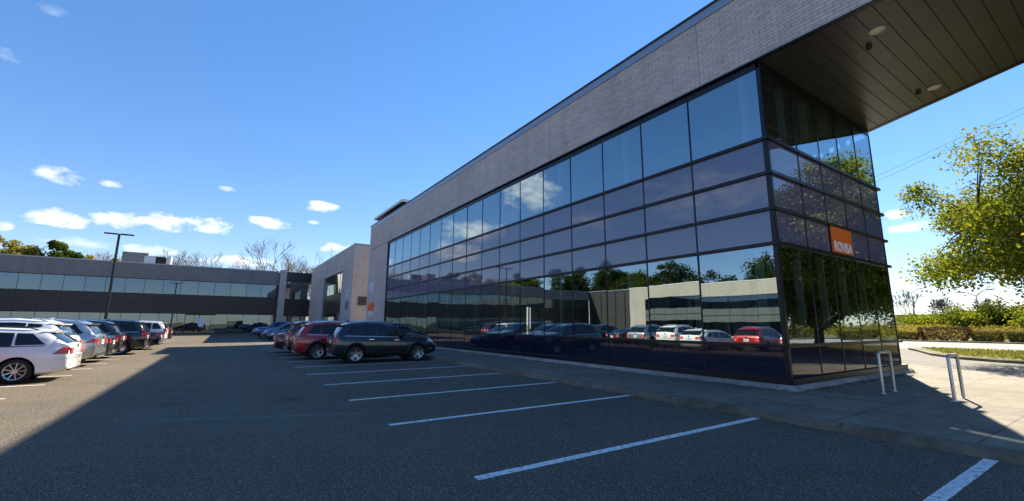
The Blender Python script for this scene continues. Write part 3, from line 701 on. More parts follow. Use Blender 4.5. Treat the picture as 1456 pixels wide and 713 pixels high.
def leafy_tree(loc, h, R, label, nleaf=12000, lsize=.10, mat='leaf_green', seed=1, base=.28, group=None, ncl=90, cl=.75, zs=1.0, name='tree', bark='bark', spread=1.0, trunk_r=None, limbs=7):
    r = random.Random(seed); g = np.random.default_rng(seed)
    root = empty(name, loc, label, 'tree', group)
    X, Y, Z = loc; zc = h * (base + 1) / 2; rz = h * (1 - base) / 2
    tr = trunk_r or h * .022
    P = []
    while len(P) < ncl:
        v = Vector((r.gauss(0, 1), r.gauss(0, 1), r.gauss(0, 1))).normalized() * (r.random() ** .45)
        lump = .78 + .45 * mnoise.noise(v * 1.9 + Vector((seed * 3.1, 0, 0)))
        v = v * lump
        p = Vector((v.x * R, v.y * R, zc + v.z * rz * (1.15 if v.z > 0 else .95)))
        P.append(p)
    # trunk and limbs
    b = MB(); th = h * base * .9
    lean = Vector((r.uniform(-.04, .04) * h, r.uniform(-.04, .04) * h, 0))
    T = [Vector((0, 0, -.1)), Vector((0, 0, .3)), Vector((0, 0, th)) + lean * .4, Vector((0, 0, zc)) + lean, Vector((0, 0, h * .86)) + lean * 1.5]
    b.tube([Vector(loc) + p for p in T], [tr * 1.5, tr * 1.05, tr * .85, tr * .5, tr * .1], 9)
    LM = []
    for i in range(limbs):
        a = 2 * PI * i / limbs + r.uniform(-.4, .4); e = Vector((math.cos(a) * R * .72, math.sin(a) * R * .72, zc + rz * r.uniform(-.35, .55)))
        s = T[2].lerp(T[3], r.uniform(0, .55)); mid = s.lerp(e, .5) + Vector((r.uniform(-.1, .1) * R, r.uniform(-.1, .1) * R, rz * .18))
        pts = [s, s.lerp(mid, .5) + Vector((0, 0, .05 * rz)), mid, mid.lerp(e, .5), e]
        b.tube([Vector(loc) + p for p in pts], [tr * .55, tr * .42, tr * .3, tr * .18, tr * .06], 7); LM += pts[1:]
    LM += [T[3], T[4], T[3].lerp(T[4], .5)]
    for p in P:
        q = min(LM, key=lambda l: (l - p).length); m = q.lerp(p, .5) + Vector((0, 0, .08 * (q - p).length))
        b.tube([Vector(loc) + q, Vector(loc) + m, Vector(loc) + p], [tr * .16, tr * .09, tr * .03], 4, cap=False)
    obj('trunk', b, bark, root, smooth=True)
    k = nleaf // ncl; C = []
    for p in P:
        cr = cl * R * .24 * r.uniform(.7, 1.35); m = int(k * r.uniform(.5, 1.5))
        q = g.normal(size=(m, 3)); q /= np.linalg.norm(q, axis=1, keepdims=True); q *= g.random((m, 1)) ** .5 * 1.55 * (1 + .12 * g.normal(size=(m, 1))); q *= np.array([cr, cr, cr * .66]); q[:, 2] -= .12 * (q[:, 0] ** 2 + q[:, 1] ** 2) / cr
        C.append(q + np.array(p) + np.array(loc))
    leaf_mesh('crown', np.concatenate(C), lsize, mat, root)
    return root

def bare_tree(loc, h, label, seed=1, group=None, spread=.5, depth=6, name='bare_tree', r0=None, mat='bark_pale', trunk=.28, minr=.012):
    r = random.Random(seed); root = empty(name, loc, label, 'tree', group)
    tb = MB(); cb = MB(); r0 = r0 or h * .018
    def grow(p, d, L, rad, k):
        n = 3; pts = [p]; dd = d.copy()
        for i in range(n):
            dd = (dd + Vector((r.gauss(0, .10), r.gauss(0, .10), r.gauss(0, .05) + .04))).normalized(); pts.append(pts[-1] + dd * L / n)
        (tb if k < 1 else cb).tube(pts, [max(minr, rad * (1 - .3 * i / n)) for i in range(n + 1)], 7 if k < 2 else (4 if k < 4 else 3), cap=False)
        if k >= depth: return
        nb = 3 if k < 2 else r.choice((2, 3, 3) if k < depth - 1 else (2, 3))
        for j in range(nb):
            a = r.uniform(0, 2 * PI); ax = dd.orthogonal().normalized(); ax.rotate(Matrix.Rotation(a, 3, dd))
            nd = (dd + ax * spread * r.uniform(.6, 1.5)).normalized()
            grow(pts[-1] if j < 2 else pts[2], nd, L * r.uniform(.62, .86), rad * .66, k + 1)
    grow(Vector(loc), Vector((0, 0, 1)), h * trunk, r0, 0)
    obj('trunk', tb, mat, root, smooth=True); obj('branches', cb, mat, root)
    return root

# the big yellowing tree at the right edge
leafy_tree((31.5, -2.2, .05), 11.0, 9.5, 'big spreading tree with yellow green leaves on the verge, reaching in from the right edge', nleaf=450000, lsize=.072, mat='leaf_yellowing', seed=5, base=.07, ncl=1250, cl=.34, trunk_r=.30, limbs=11, name='yellowing_tree')
# more trees on the verge outside the frame, seen in the end glass
leafy_tree((33, -17, 0), 11.5, 6.5, 'leafy verge tree mirrored in the end glass, second from the kerb island tip', nleaf=22000, lsize=.15, mat='leaf_green', seed=8, base=.2, ncl=120, cl=.6)
leafy_tree((52.0 + 17, -20, 0), 14, 8, 'tall green roadside tree mirrored faintly in the end glass', nleaf=20000, lsize=.2, mat='leaf_green', seed=9, base=.2, ncl=110, cl=.6)
leafy_tree((70, -38, 0), 13, 7, 'round green roadside tree farthest off in the end glass reflection', nleaf=14000, lsize=.24, mat='leaf_autumn', seed=19, base=.2, ncl=90, cl=.6)
# trees behind the far wing: leafy
LF = [(-36, 97, 14.0, 7.5, 'leaf_autumn', 'yellow green tree crown above the far wing roof at the left edge'), (-30, 99, 14.6, 5.5, 'leaf_autumn', 'yellow green tree crown above the far wing roof, second from the left edge'),
      (-26.5, 95, 13.6, 4.4, 'leaf_autumn', 'yellow green tree top above the far wing, standing before a yellow one'), (-23.0, 96, 14.2, 4.2, 'leaf_green', 'dark green forked tree top above the far wing roof'),
      (-20.0, 97, 13.2, 3.4, 'leaf_autumn', 'low yellow tree top on the far wing roofline just left of the lamp post'), (-16.5, 100, 12.6, 3.6, 'leaf_autumn', 'low golden tree top on the roofline right behind the lamp post'),
      (-45, 99, 15.0, 7.5, 'leaf_green', 'large green tree behind the corner of the far wing'), (-7.5, 99, 12.2, 2.6, 'leaf_autumn', 'small golden tree top peeping over the far roof right of the rooftop unit'),
      (-68, 76, 15.5, 8, 'leaf_green', 'broad green tree behind the corner between the two far blocks')]
for i, (x, y, h, R, m, lab) in enumerate(LF):
    leafy_tree((x, y, 0), h, R, lab, nleaf=int(22000 + R * 2600), lsize=.17, mat=m, seed=30 + i, base=.25, ncl=120, cl=.55, group='leafy trees behind the far wing', limbs=6)
WB = [(-66, 84, 19, 8, 'tall dark tree behind the dark ribbed corner block'), (-58, 92, 18, 7.5, 'dark tree rising over the wing roof near the corner block'), (-76, 72, 18.5, 8, 'bulky dark tree left of the beige block gable in the glass'), (-70, 44, 17, 8.5, 'broad dark tree rising behind the beige west block, seen in the glass'), (-72, 30, 15.5, 7, 'round dark tree behind the middle of the beige west block'), (-74, 58, 15, 7, 'tree behind the far corner of the beige west block'), (-75, 12, 16, 8, 'dark tree behind the near end of the beige west block')]
for i, (x, y, h, R, lab) in enumerate(WB):
    leafy_tree((x, y, 0), h, R, lab, nleaf=22000, lsize=.20, mat='leaf_dark', seed=60 + i, base=.25, ncl=80, cl=.65, group='trees behind the west block', limbs=6)
BT = [(-17.2, 104, 16.8, 'bare tree directly behind the lamp post head'), (-13.5, 100, 15.2, 'thin bare tree left of the rooftop unit'), (-8.0, 101, 16.8, 'bare tree right behind the rooftop unit'), (-5.0, 104, 16.2, 'bare tree just right of the rooftop unit'),
      (-2.0, 99, 14.4, 'low bare tree on the middle of the far roofline'), (2.4, 103, 15.2, 'slender bare tree midway between the rooftop unit and the brick block'), (5.6, 98, 15.4, 'bare tree left of the tallest one'),
      (9.2, 97, 19.5, 'tallest bare tree, above the pier between far wing and link block'), (12.0, 101, 17.8, 'bare tree just right of the tallest bare one'), (15.2, 99, 17.6, 'bare tree above the glazed link block'), (18.2, 103, 17.4, 'bare tree nearest the brick faced block')]
for i, (x, y, h, lab) in enumerate(BT):
    bare_tree((x, y, 0), h, lab, seed=80 + i, group='bare trees behind the far wing', spread=.42, depth=6, minr=.022, r0=h * .011)
for i, (x, y, h) in enumerate([(-68, 68, 15), (-72, 22, 14)]):
    bare_tree((x, y, 0), h, ['bare tree mirrored above the wing corner', 'bare tree behind the beige west block'][i], seed=120 + i, spread=.5, depth=5, minr=.03, r0=h * .015)
# right side: distant round bare tree and small ones
bare_tree((121, 24.4, 1.2), 10.2, 'round crowned bare tree standing alone beyond the meadow', seed=207, spread=.66, depth=7, minr=.028, r0=.20, trunk=.2)
bare_tree((118, 28.8, 1.2), 9.6, 'sparse bare sapling beside the glass corner beyond the meadow', seed=208, spread=.4, depth=5, minr=.03, r0=.10)
bare_tree((122, 31.2, 1.2), 8.2, 'thin bare tree closest to the glass corner beyond the meadow', seed=209, spread=.45, depth=5, minr=.03, r0=.10)
bare_tree((110, 17.2, 1.2), 6.8, 'small bare tree right of the round bare one', seed=210, spread=.45, depth=5, minr=.03, r0=.08)

# verge island with kerb
isl_pts = [(27.5, -30), (28.6, -10), (29.3, 0), (30.0, 4.6), (31.2, 6.2), (34, 7.9), (38.3, 9.5), (41.2, 10.7), (41.6, 9.5), (41.6, -30)]
b = MB(); b.prism(isl_pts, -.05, .12); struct('verge_kerb', b, 'kerb_concrete')
c0 = Vector((36, -8)); ins = []
for x, y in isl_pts:
    v = Vector((x, y)); d = (c0 - v); d.normalize(); ins.append(tuple(v + d * .28))
b = MB(); b.prism(ins, .1, .135); struct('verge', b, 'meadow_ground')
pts = []
while len(pts) < 26000:
    x = random.uniform(27.6, 41.5); y = random.uniform(-20, 10.4)
    lo = np.interp(x, [27.5, 30, 31.2, 34, 38.3, 41.2], [-8, 4.2, 5.8, 7.5, 9.1, 10.2])
    if y < lo - .15: pts.append((x, y, .17 + random.random() * .05))
go = leaf_mesh('grass', np.array(pts), .07, 'turf_blade', off=(36, 0, .12), aspect=.25); tag(go, 'mown yellow green grass on the kerbed verge between drive and road', 'grass', kind='stuff')
b = MB(); b.prism([(64.5, -220), (65.6, -220), (65.6, 260), (64.5, 260)], -.05, .13); struct('far_kerb', b, 'kerb_concrete')

# meadow terrain
def mz(x, y): return .1 + max(0, min(1, (x - 66) / 50)) * 1.1 + .35 * mnoise.noise(Vector((x * .05, y * .05, 2))) * min(1, max(0, (x - 70) / 20))
struct('meadow', grid_sheet(65.6, 320, -180, 200, 60, 80, mz), 'meadow_ground', smooth=True)
def meadow(name, n, x0, x1, y0, y1, hh, size, mat, label, seed):
    g = np.random.default_rng(seed); C = []
    while len(C) < n:
        x = x0 + (x1 - x0) * g.random() ** 1.3; y = g.uniform(y0, y1)
        dens = .5 + .9 * mnoise.noise(Vector((x * .09, y * .09, seed)))
        if g.random() > dens + .15: continue
        H = hh * (.45 + .8 * max(0, .5 + mnoise.noise(Vector((x * .15, y * .15, seed + 4)))))
        for k in range(5): C.append((x + g.normal() * .18, y + g.normal() * .18, mz(x, y) + H * g.random()))
    o = leaf_mesh(name, np.array(C), size, mat, off=((x0 + x1) / 2, 0, 0), aspect=.42); tag(o, label, 'meadow plants', kind='stuff'); return o
meadow('tall_weeds', 60000, 67.5, 120, -40, 46, 1.25, .13, 'meadow_leaf', 'yellow green tall weeds filling the meadow behind the hedges', 3)
meadow('dry_grass', 24000, 69, 105, 2, 40, .95, .12, 'meadow_brown', 'brown dry grass patch in the meadow behind the reddish hedge', 6)

def shrub(x, y, w, h, label, mat, seed, n=2600, ls=.12, name='shrub', group='shrubs in the meadow', box=None, z0=None):
    g = np.random.default_rng(seed); z = mz(x, y) if z0 is None else z0
    root = empty(name, (x, y, z), label, 'hedge' if name == 'hedge' else 'shrub', group)
    if box:
        k = n; q = g.uniform(-1, 1, size=(k, 3)); f = g.integers(0, 3, size=k); 
        for i in range(k):
            if g.random() < .75:
                a = f[i]; q[i, a] = math.copysign(1, q[i, a]) if a < 2 else 1
        q[:, 2] = (q[:, 2] + 1) / 2
        # rounded narrower towards ground, notches
        wn = np.array([.86 + .22 * mnoise.noise(Vector((a * 2.2 + seed, b2 * 2.2, c * 2))) for a, b2, c in q])
        q *= wn[:, None]; C = q * np.array([box / 2, w / 2, h]); C[:, 1] *= (.82 + .18 * np.minimum(1, C[:, 2] / (h * .5)))
        C = C + g.normal(size=C.shape) * .03
    else:
        C = []
        for k in range(14):
            p = g.normal(size=3) * np.array([w * .25, w * .25, h * .2]); p[2] += h * .55
            C.append(g.normal(size=(n // 14, 3)) * np.array([w * .17, w * .17, h * .17]) + p)
        C = np.concatenate(C); C[:, 2] = np.abs(C[:, 2])
    b = MB()
    for k in range(5):
        a = k * 1.3; b.tube([(x, y, z - .05), (x + math.cos(a) * w * .15, y + math.sin(a) * w * .2, z + h * .4), (x + math.cos(a) * w * .22, y + math.sin(a) * w * .33, z + h * .75)], [.05, .035, .01], 4, cap=False)
    obj('stems', b, 'bark', root)
    leaf_mesh('foliage', C + np.array((x, y, z)), ls, mat, root); return root
SH = [(100, 14.6, 5.0, 3.4, 'leaf_green', 'dark green rounded shrub standing out in the meadow under the tree crown'), (96, 17.2, 4.0, 2.9, 'leaf_yellowing', 'golden yellow shrub left of the dark green rounded one'), (98, 12.3, 5.0, 3.1, 'leaf_green', 'green shrub just right of the dark rounded one'),
      (92, 9.6, 5.0, 3.2, 'leaf_yellowing', 'yellow brown shrub near the right edge of the meadow'), (94, 7.2, 5.5, 3.6, 'leaf_green', 'green thicket at the right edge of the photo'), (90, 5.0, 5.0, 3.0, 'leaf_yellowing', 'yellow thicket leaving the frame at the right'),
      (108, 20.6, 4.0, 3.2, 'leaf_green', 'grey green shrub below the round bare tree'), (112, 26, 8.0, 2.6, 'leaf_yellowing', 'wide low yellow green shrub by the glass corner'), (114, 22.8, 6.5, 2.8, 'leaf_yellowing', 'low yellow shrub left of the grey green one'), (84, -2, 6, 3.5, 'leaf_green', 'green thicket mirrored in the end glass'), (86, -12, 7, 4.5, 'leaf_dark', 'dark thicket mirrored in the end glass'), (84, -24, 7, 4, 'leaf_green', 'far green thicket mirrored in the end glass'),
      (106, 17.6, 3.0, 4.2, 'leaf_autumn', 'slender taller yellowing sapling behind the golden shrub'), (105, 11.5, 7, 4.2, 'leaf_autumn', 'tall olive thicket behind the green shrubs at right'), (103, 7.5, 8, 4.6, 'leaf_autumn', 'tall olive thicket farthest right below the big tree')]
for i, (x, y, w, h, m, lab) in enumerate(SH): shrub(x, y, w, h, lab, m, 300 + i, n=4200, ls=.15)
hy = [(24.4, 3.2, .95, 0), (21.0, 2.9, .85, 0), (17.6, 2.9, .95, 0), (14.2, 4.6, 1.55, 1), (10.9, 2.5, 1.15, 0), (8.6, 1.9, 1.1, 0), (6.2, 2.5, 1.15, 0), (3.7, 2.2, 1.1, 0), (1.3, 2.3, 1.1, 0), (-1.4, 2.6, 1.1, 0), (-6, 4.5, 1.1, 0), (-12, 4.5, 1.1, 0), (-18, 4.5, 1.2, 0)]
wh = ['first clipped hedge block from the glass corner', 'second clipped hedge block from the glass corner', 'clipped hedge block left of the reddish one', 'reddish brown clipped hedge, tallest of the roadside row', 'clipped green hedge block just right of the reddish one', 'narrow clipped hedge block, second right of the reddish one',
      'clipped hedge block, third right of the reddish one', 'clipped hedge block, fourth right of the reddish one', 'clipped hedge block at the right edge of the photo', 'clipped hedge block just past the right edge', 'long hedge block past the verge tree', 'long hedge block mirrored in the end glass', 'farthest long hedge block mirrored in the end glass']
for (y, w, h, red), lab in zip(hy, wh): shrub(67.2, y, w, h, lab, 'leaf_hedge_red' if red else 'leaf_hedge', int(500 + y), n=2600, ls=.075, name='hedge', group='clipped hedges along the road', box=1.7, z0=.1)
# distant low building
fb = empty('distant_building', (205, 52, 0), 'low flat grey building far off beyond the meadow', 'building')
b = MB(); b.box(205, 225, 37, 56, 0, 5.6); obj('wall', b, 'far_wall', fb)
b = MB(); b.box(204.8, 225.2, 36.8, 56.2, 5.603, 5.95); obj('roof', b, 'coping_edge', fb)
for k in range(6):
    b = MB(); b.box(204.93, 204.99, 38.2 + k * 3, 40.2 + k * 3, 3.4, 4.8); obj('window', b, 'car_glass', fb)

# litter of leaves along plinth and kerb
C = []
for i in range(1500):
    y = random.uniform(3, 36); s = random.random()
    C.append((X0 - .19 - abs(random.gauss(0, .07)) if s < .6 else 8.0 - abs(random.gauss(0, .1)), y, .128 if s < .6 else .01))
for i in range(260): C.append((random.uniform(11.5, 19.2), YC - .2 - abs(random.gauss(0, .12)), .128))
lo = leaf_mesh('fallen_leaves', np.array(C), .022, 'dead_leaf', off=(10, 10, 0), flat=.9); tag(lo, 'dry leaf litter gathered along the plinth and kerb', 'leaf litter', kind='stuff')

# ------------------------------------------------------------------ cars
def interp(P, x):
    if x <= P[0][0]: return P[0][1]
    for (a, b), (c, d) in zip(P[:-1], P[1:]):
        if x <= c: return b + (d - b) * (x - a) / (c - a)
    return P[-1][1]
def smooth_interp(P, x, w=.05):
    return (interp(P, x - w) + 2 * interp(P, x) + interp(P, x + w)) / 4 if P[0][0] + w < x < P[-1][0] - w else interp(P, x)
SPEC = {
 'suv': dict(L=4.42, W=1.84, wb=2.66, ro=.86, R=.365, top=[(0, 1.0), (.05, 1.13), (.40, 1.57), (.6, 1.65), (1.3, 1.715), (2.0, 1.69), (2.45, 1.58), (3.12, 1.20), (3.75, 1.13), (4.22, 1.0), (4.42, .72)], belt=[(0, 1.10), (.6, 1.09), (3.1, 1.02), (4.45, .97)], zb=.27, clad=True, tail=(.80, 1.02), rails=True),
 'wagon': dict(L=4.56, W=1.80, wb=2.64, ro=.98, R=.32, top=[(0, .90), (.06, 1.0), (.52, 1.36), (.7, 1.41), (1.6, 1.455), (2.35, 1.44), (2.7, 1.36), (3.45, .98), (4.1, .88), (4.42, .74), (4.56, .55)], belt=[(0, .96), (3.4, .90), (4.56, .85)], zb=.20, clad=False, tail=(.74, .93), rails=True),
 'sedan': dict(L=4.75, W=1.84, wb=2.78, ro=1.05, R=.33, top=[(0, .95), (.06, 1.05), (.55, 1.10), (1.25, 1.36), (1.6, 1.42), (2.1, 1.44), (2.6, 1.40), (3.5, .98), (4.3, .86), (4.62, .72), (4.75, .55)], belt=[(0, .96), (3.4, .90), (4.75, .85)], zb=.20, clad=False, tail=(.76, .96), rails=False),
 'bigsuv': dict(L=4.75, W=1.92, wb=2.82, ro=.95, R=.37, top=[(0, 1.05), (.06, 1.18), (.28, 1.62), (.5, 1.70), (1.4, 1.74), (2.5, 1.72), (2.85, 1.62), (3.45, 1.2), (4.2, 1.10), (4.6, .98), (4.75, .7)], belt=[(0, 1.12), (3.4, 1.08), (4.75, 1.0)], zb=.28, clad=True, tail=(.82, 1.12), rails=True),
 'pickup': dict(L=5.5, W=1.95, wb=3.4, ro=1.1, R=.39, top=[(0, 1.16), (1.72, 1.18), (1.80, 1.20), (1.95, 1.72), (2.2, 1.82), (3.2, 1.84), (3.5, 1.76), (4.05, 1.26), (4.9, 1.18), (5.35, 1.08), (5.5, .8)], belt=[(0, 1.17), (5.5, 1.12)], zb=.36, clad=True, tail=(.82, 1.12), rails=False),
}
PROTO = {}
def build_car(kind, paint):
    S = SPEC[kind]; L, W, R = S['L'], S['W'], S['R']; hw = W / 2; top = S['top']; belt = S['belt']
    xr = S['ro']; xf = xr + S['wb']
    def ring(x):
        zt = smooth_interp(top, x); zl = interp(belt, x); zb = S['zb'] + .10 * max(0, 1 - x / .45) ** 1.5 + .08 * max(0, 1 - (L - x) / .5) ** 1.5
        w = hw * (1 - .11 * max(0, 1 - x / .55) ** 2.2 - .20 * max(0, 1 - (L - x) / .95) ** 2.2)
        b = min(zl, zt - .05); h = zt - b; y1 = w - .065 - .40 * max(h - .08, 0); dz = min(.08, h * .5)
        if h < .25: y1 = w - .05 - .15 * h
        m = b - zb
        return [(0, zb), (w - .16, zb), (w - .035, zb + .07), (w - .012, zb + .22 * m), (w, zb + .52 * m), (w - .004, zb + .72 * m), (w - .022, b - .07), (w - .058, b), ((w - .058 + y1) / 2 + .006, b + h * .5), (y1, zt - dz), (y1 - .05, zt - dz * .35), (y1 - .17, zt), (0, zt + .022)]
    xs = [0.0, .02, .05]; x = .1
    while x < L - .08: xs.append(x); x += .06
    xs += [L - .05, L - .02, L]
    def sc_(x):
        e = min(x, L - x); return 1 - .055 * max(0, 1 - e / .05) ** 2
    b = MB(); n = 13
    for x in xs:
        rg = ring(x); s = sc_(x); zm = .62
        full = [(y * s, zm + (z - zm) * s) for y, z in rg] + [(-y * s, zm + (z - zm) * s) for y, z in rg[-2:0:-1]]
        for y, z in full: b.v.append((x, y, z))
    k = 2 * n - 2
    for i in range(len(xs) - 1):
        for j in range(k): b.f.append((i * k + j, (i + 1) * k + j, (i + 1) * k + (j + 1) % k, i * k + (j + 1) % k)); b.m.append(0)
    b.f.append(tuple(range(k))); b.f.append(tuple((len(xs) - 1) * k + j for j in reversed(range(k)))); b.m += [0, 0]
    root = empty(kind, (0, 0, 0), kind, 'car')
    body = obj('body', b, ['paint_' + paint, 'rubber'])
    bmh = bmesh.new(); bmh.from_mesh(body.data); bmesh.ops.recalc_face_normals(bmh, faces=bmh.faces); bmh.to_mesh(body.data); bmh.free()
    # wheel arches
    cb = MB()
    for wx in (xr, xf):
        for sg in (-1, 1):
            c = MB(); rr = R + .055; y0 = (hw - .30) * sg; y1 = (hw + .2) * sg; n0 = len(cb.v); sg_n = 28
            for yy in (y0, y1):
                for j in range(sg_n): t = 2 * PI * j / sg_n; cb.v.append((wx + math.cos(t) * rr, yy, R + math.sin(t) * rr))
            for j in range(sg_n): cb.f.append((n0 + j, n0 + (j + 1) % sg_n, n0 + sg_n + (j + 1) % sg_n, n0 + sg_n + j)); cb.m.append(1)
            cb.f += [tuple(n0 + j for j in reversed(range(sg_n))), tuple(n0 + sg_n + j for j in range(sg_n))]; cb.m += [1, 1]
    cut = obj('cut', cb, ['paint_' + paint, 'rubber'])
    bmh = bmesh.new(); bmh.from_mesh(cut.data); bmesh.ops.recalc_face_normals(bmh, faces=bmh.faces); bmh.to_mesh(cut.data); bmh.free()
    md = body.modifiers.new('b', 'BOOLEAN'); md.operation = 'DIFFERENCE'; md.object = cut; md.solver = 'EXACT'
    dg = bpy.context.evaluated_depsgraph_get(); me = bpy.data.meshes.new_from_object(body.evaluated_get(dg)); body.modifiers.clear(); body.data = me; bpy.data.objects.remove(cut)
    me.polygons.foreach_set('use_smooth', [True] * len(me.polygons)); me.set_sharp_from_angle(angle=math.radians(38))
    body.parent = root
    def surfY(x, z):
        rg = ring(min(max(x, .05), L - .05))
        for (ya, za), (yb, zb_) in zip(rg[2:], rg[3:]):
            if za <= z <= zb_ and zb_ > za: return ya + (yb - ya) * (z - za) / (zb_ - za)
        return rg[9][0]
    def topZ(x, y):
        rg = ring(x)[::-1]; y = abs(y)
        for (ya, za), (yb, zb_) in zip(rg[:5], rg[1:6]):
            if ya <= y <= yb: return za + (zb_ - za) * (y - ya) / max(1e-6, yb - ya)
        return rg[4][1]
    def side(name, bl, br, tl, tr, zlo, zhi, mat, sgn, o=.006, nx=14, nz=5, parent=root):
        """patch on body side; corner xs at bottom/top; z funcs of x"""
        m = MB()
        for j in range(nz + 1):
            t = j / nz
            for i in range(nx + 1):
                u = i / nx; x = (bl + (br - bl) * u) * (1 - t) + (tl + (tr - tl) * u) * t
                za = zlo(x) if callable(zlo) else zlo; zz = zhi(x) if callable(zhi) else zhi
                z = za + (zz - za) * t; m.v.append((x, sgn * (surfY(x, z) + o), z))
        for j in range(nz):
            for i in range(nx):
                a = j * (nx + 1) + i; f = (a, a + 1, a + nx + 2, a + nx + 1); m.f.append(f if sgn < 0 else f[::-1]); m.m.append(0)
        return obj(name, m, mat, parent, smooth=True, off=None)
    def topp(name, x0, x1, ins, mat, o=.007, ny=8, nx=10, parent=root, wmax=None):
        m = MB()
        for i in range(nx + 1):
            x = x0 + (x1 - x0) * i / nx; rg = ring(x); ymax = rg[9][0] - ins
            if wmax: ymax = min(ymax, wmax)
            dz = (topZ(x + .02, 0) - topZ(x - .02, 0)) / .04; l = math.hypot(1, dz)
            for j in range(ny + 1):
                y = -ymax + 2 * ymax * j / ny
                m.v.append((x - dz / l * o, y, topZ(x, y) + o / l))
        for i in range(nx):
            for j in range(ny):
                a = i * (ny + 1) + j; m.f.append((a, a + ny + 1, a + ny + 2, a + 1)); m.m.append(0)
        return obj(name, m, mat, parent, smooth=True)
    bz = lambda x: interp(belt, x) + .035
    tz = lambda x: smooth_interp(top, x) - .115
    # find greenhouse extents
    gx = [x for x in [i * .02 for i in range(int(L / .02))] if smooth_interp(top, x) - interp(belt, x) > .22]
    g0, g1 = gx[0], gx[-1]
    roof_f = [x for x, z in top if z > interp(belt, x) + .4][-1]; roof_r = [x for x, z in top if z > interp(belt, x) + .35][0]
    ws1 = [x for x, z in top if x > roof_f][0]
    bp = (g0 + g1) / 2 - .05 + (0.15 if kind != 'pickup' else .1)
    for sg in (-1, 1):
        if kind in ('suv', 'wagon', 'bigsuv'):
            c_ = roof_r + .62
            side('side_window', roof_r - .02, c_ - .06, roof_r + .28, c_ - .04, (lambda x: bz(x) + (.02 if kind != 'suv' else .10 * max(0, (c_ - x) / .7))), tz, 'car_glass', sg)
            side('side_window', c_, bp - .035, c_ + .0, bp - .03, bz, tz, 'car_glass', sg)
        elif kind == 'sedan':
            side('side_window', roof_r - .12, bp - .035, roof_r + .42, bp - .03, bz, tz, 'car_glass', sg)
        else:
            side('side_window', roof_r + .12, bp - .035, roof_r + .25, bp - .03, bz, tz, 'car_glass', sg)
        side('side_window', bp + .035, ws1 - .30, bp + .03, roof_f + .04, bz, tz, 'car_glass', sg)
        # window trim line, door seams, sill
        side('window_trim', roof_r + .0, ws1 - .25, roof_r + .0, ws1 - .25, lambda x: bz(x) - .022, lambda x: bz(x) - .004, 'chrome' if kind != 'wagon' else 'car_seam', sg, .009, nz=1)
        for q in (bp - .008, ws1 - .36, xr + R + .22 if kind != 'pickup' else roof_r + .1):
            side('door_seam', q, q + .014, q, q + .014, S['zb'] + .18, lambda x: bz(x) - .03, 'car_seam', sg, .004, 1, 6)
        side('door_seam', xr + R + .22, ws1 - .36, xr + R + .22, ws1 - .36, S['zb'] + .165, S['zb'] + .178, 'car_seam', sg, .004, 10, 1)
        for q in (bp - .26, ws1 - .36 - .95 + .72):
            m = MB(); yy = surfY(q, bz(q) - .13); m.box(q - .1, q + .1, min(sg * (yy - .005), sg * (yy + .03)), max(sg * (yy - .005), sg * (yy + .03)), bz(q) - .15, bz(q) - .12); obj('door_handle', m, 'paint_' + paint if kind != 'suv' else 'chrome', root)
        a = ws1 - .34; m = MB(); yy = surfY(a, bz(a) + .03)
        m.v = []; 
        for (dx, wy) in ((-.09, .8), (-.02, 1), (.07, .75), (.12, .3)):
            for t in range(8):
                an = 2 * PI * t / 8; m.v.append((a + dx, sg * (yy + .13 + math.cos(an) * .085 * wy), bz(a) + .07 + math.sin(an) * .065 * wy))
        for i in range(3):
            for t in range(8): m.f.append((i * 8 + t, i * 8 + (t + 1) % 8, (i + 1) * 8 + (t + 1) % 8, (i + 1) * 8 + t)); m.m.append(0)
        m.f += [tuple(range(8)), tuple(24 + t for t in range(8))]; m.m += [0, 0]
        m.box(a - .02, a + .04, min(sg * (yy - .03), sg * (yy + .1)), max(sg * (yy - .03), sg * (yy + .1)), bz(a) + .01, bz(a) + .04)
        obj('door_mirror', m, 'paint_' + paint if kind != 'suv' else 'cladding_dark', root, smooth=True)
        if S['clad']:
            side('sill_cladding', xr + R + .04, xf - R - .04, xr + R + .04, xf - R - .04, S['zb'] + .02, S['zb'] + .17, 'cladding_dark', sg, .012, 16, 2)
            for wx in (xr, xf):
                m = MB(); sn = 22
                for i in range(sn + 1):
                    t = -.12 + (PI + .24) * i / sn
                    for r_, oo in ((R + .05, .006), (R + .06, .018), (R + .115, .018), (R + .125, .004)):
                        x = wx + math.cos(t) * r_; z = R + math.sin(t) * r_; z = max(z, S['zb'] + .03); m.v.append((x, sg * (surfY(x, z) + oo), z))
                for i in range(sn):
                    for j in range(3): q = i * 4 + j; m.f.append((q, q + 1, q + 5, q + 4)); m.m.append(0)
                obj('arch_cladding', m, 'cladding_dark', root, smooth=True)
        if S['rails']:
            m = MB(); pts = []
            for i in range(9):
                x = roof_r + .15 + (roof_f - roof_r - .35) * i / 8; rg = ring(x); pts.append((x, sg * (rg[10][0] - .02), rg[10][1] + (.055 if 0 < i < 8 else .0)))
            m.tube(pts, .017, 6); obj('roof_rail', m, 'cladding_dark' if kind == 'wagon' else 'chrome', root)
        # lamps
        t0, t1 = S['tail']
        if kind == 'bigsuv': side('taillight', .03, .16, .03, .15, t0 - .02, t1 + .12, 'tail_red', sg, .010, 5, 4)
        elif kind == 'wagon': side('taillight', .03, .34, .03, .16, t0, t1, 'tail_red', sg, .010, 8, 4)
        else: side('taillight', .03, .30, .03, .13, t0 + (.07 if kind == 'suv' else 0), t1, 'tail_red', sg, .010, 8, 4)
        yc = ring(.03)[6][0] * .945
        m = MB(); m.box(-.012, .03, min(sg * (yc - (.26 if kind != 'bigsuv' else .15)), sg * (yc + .012)), max(sg * (yc - (.26 if kind != 'bigsuv' else .15)), sg * (yc + .012)), t0, t1 - .02 if kind != 'bigsuv' else t1)
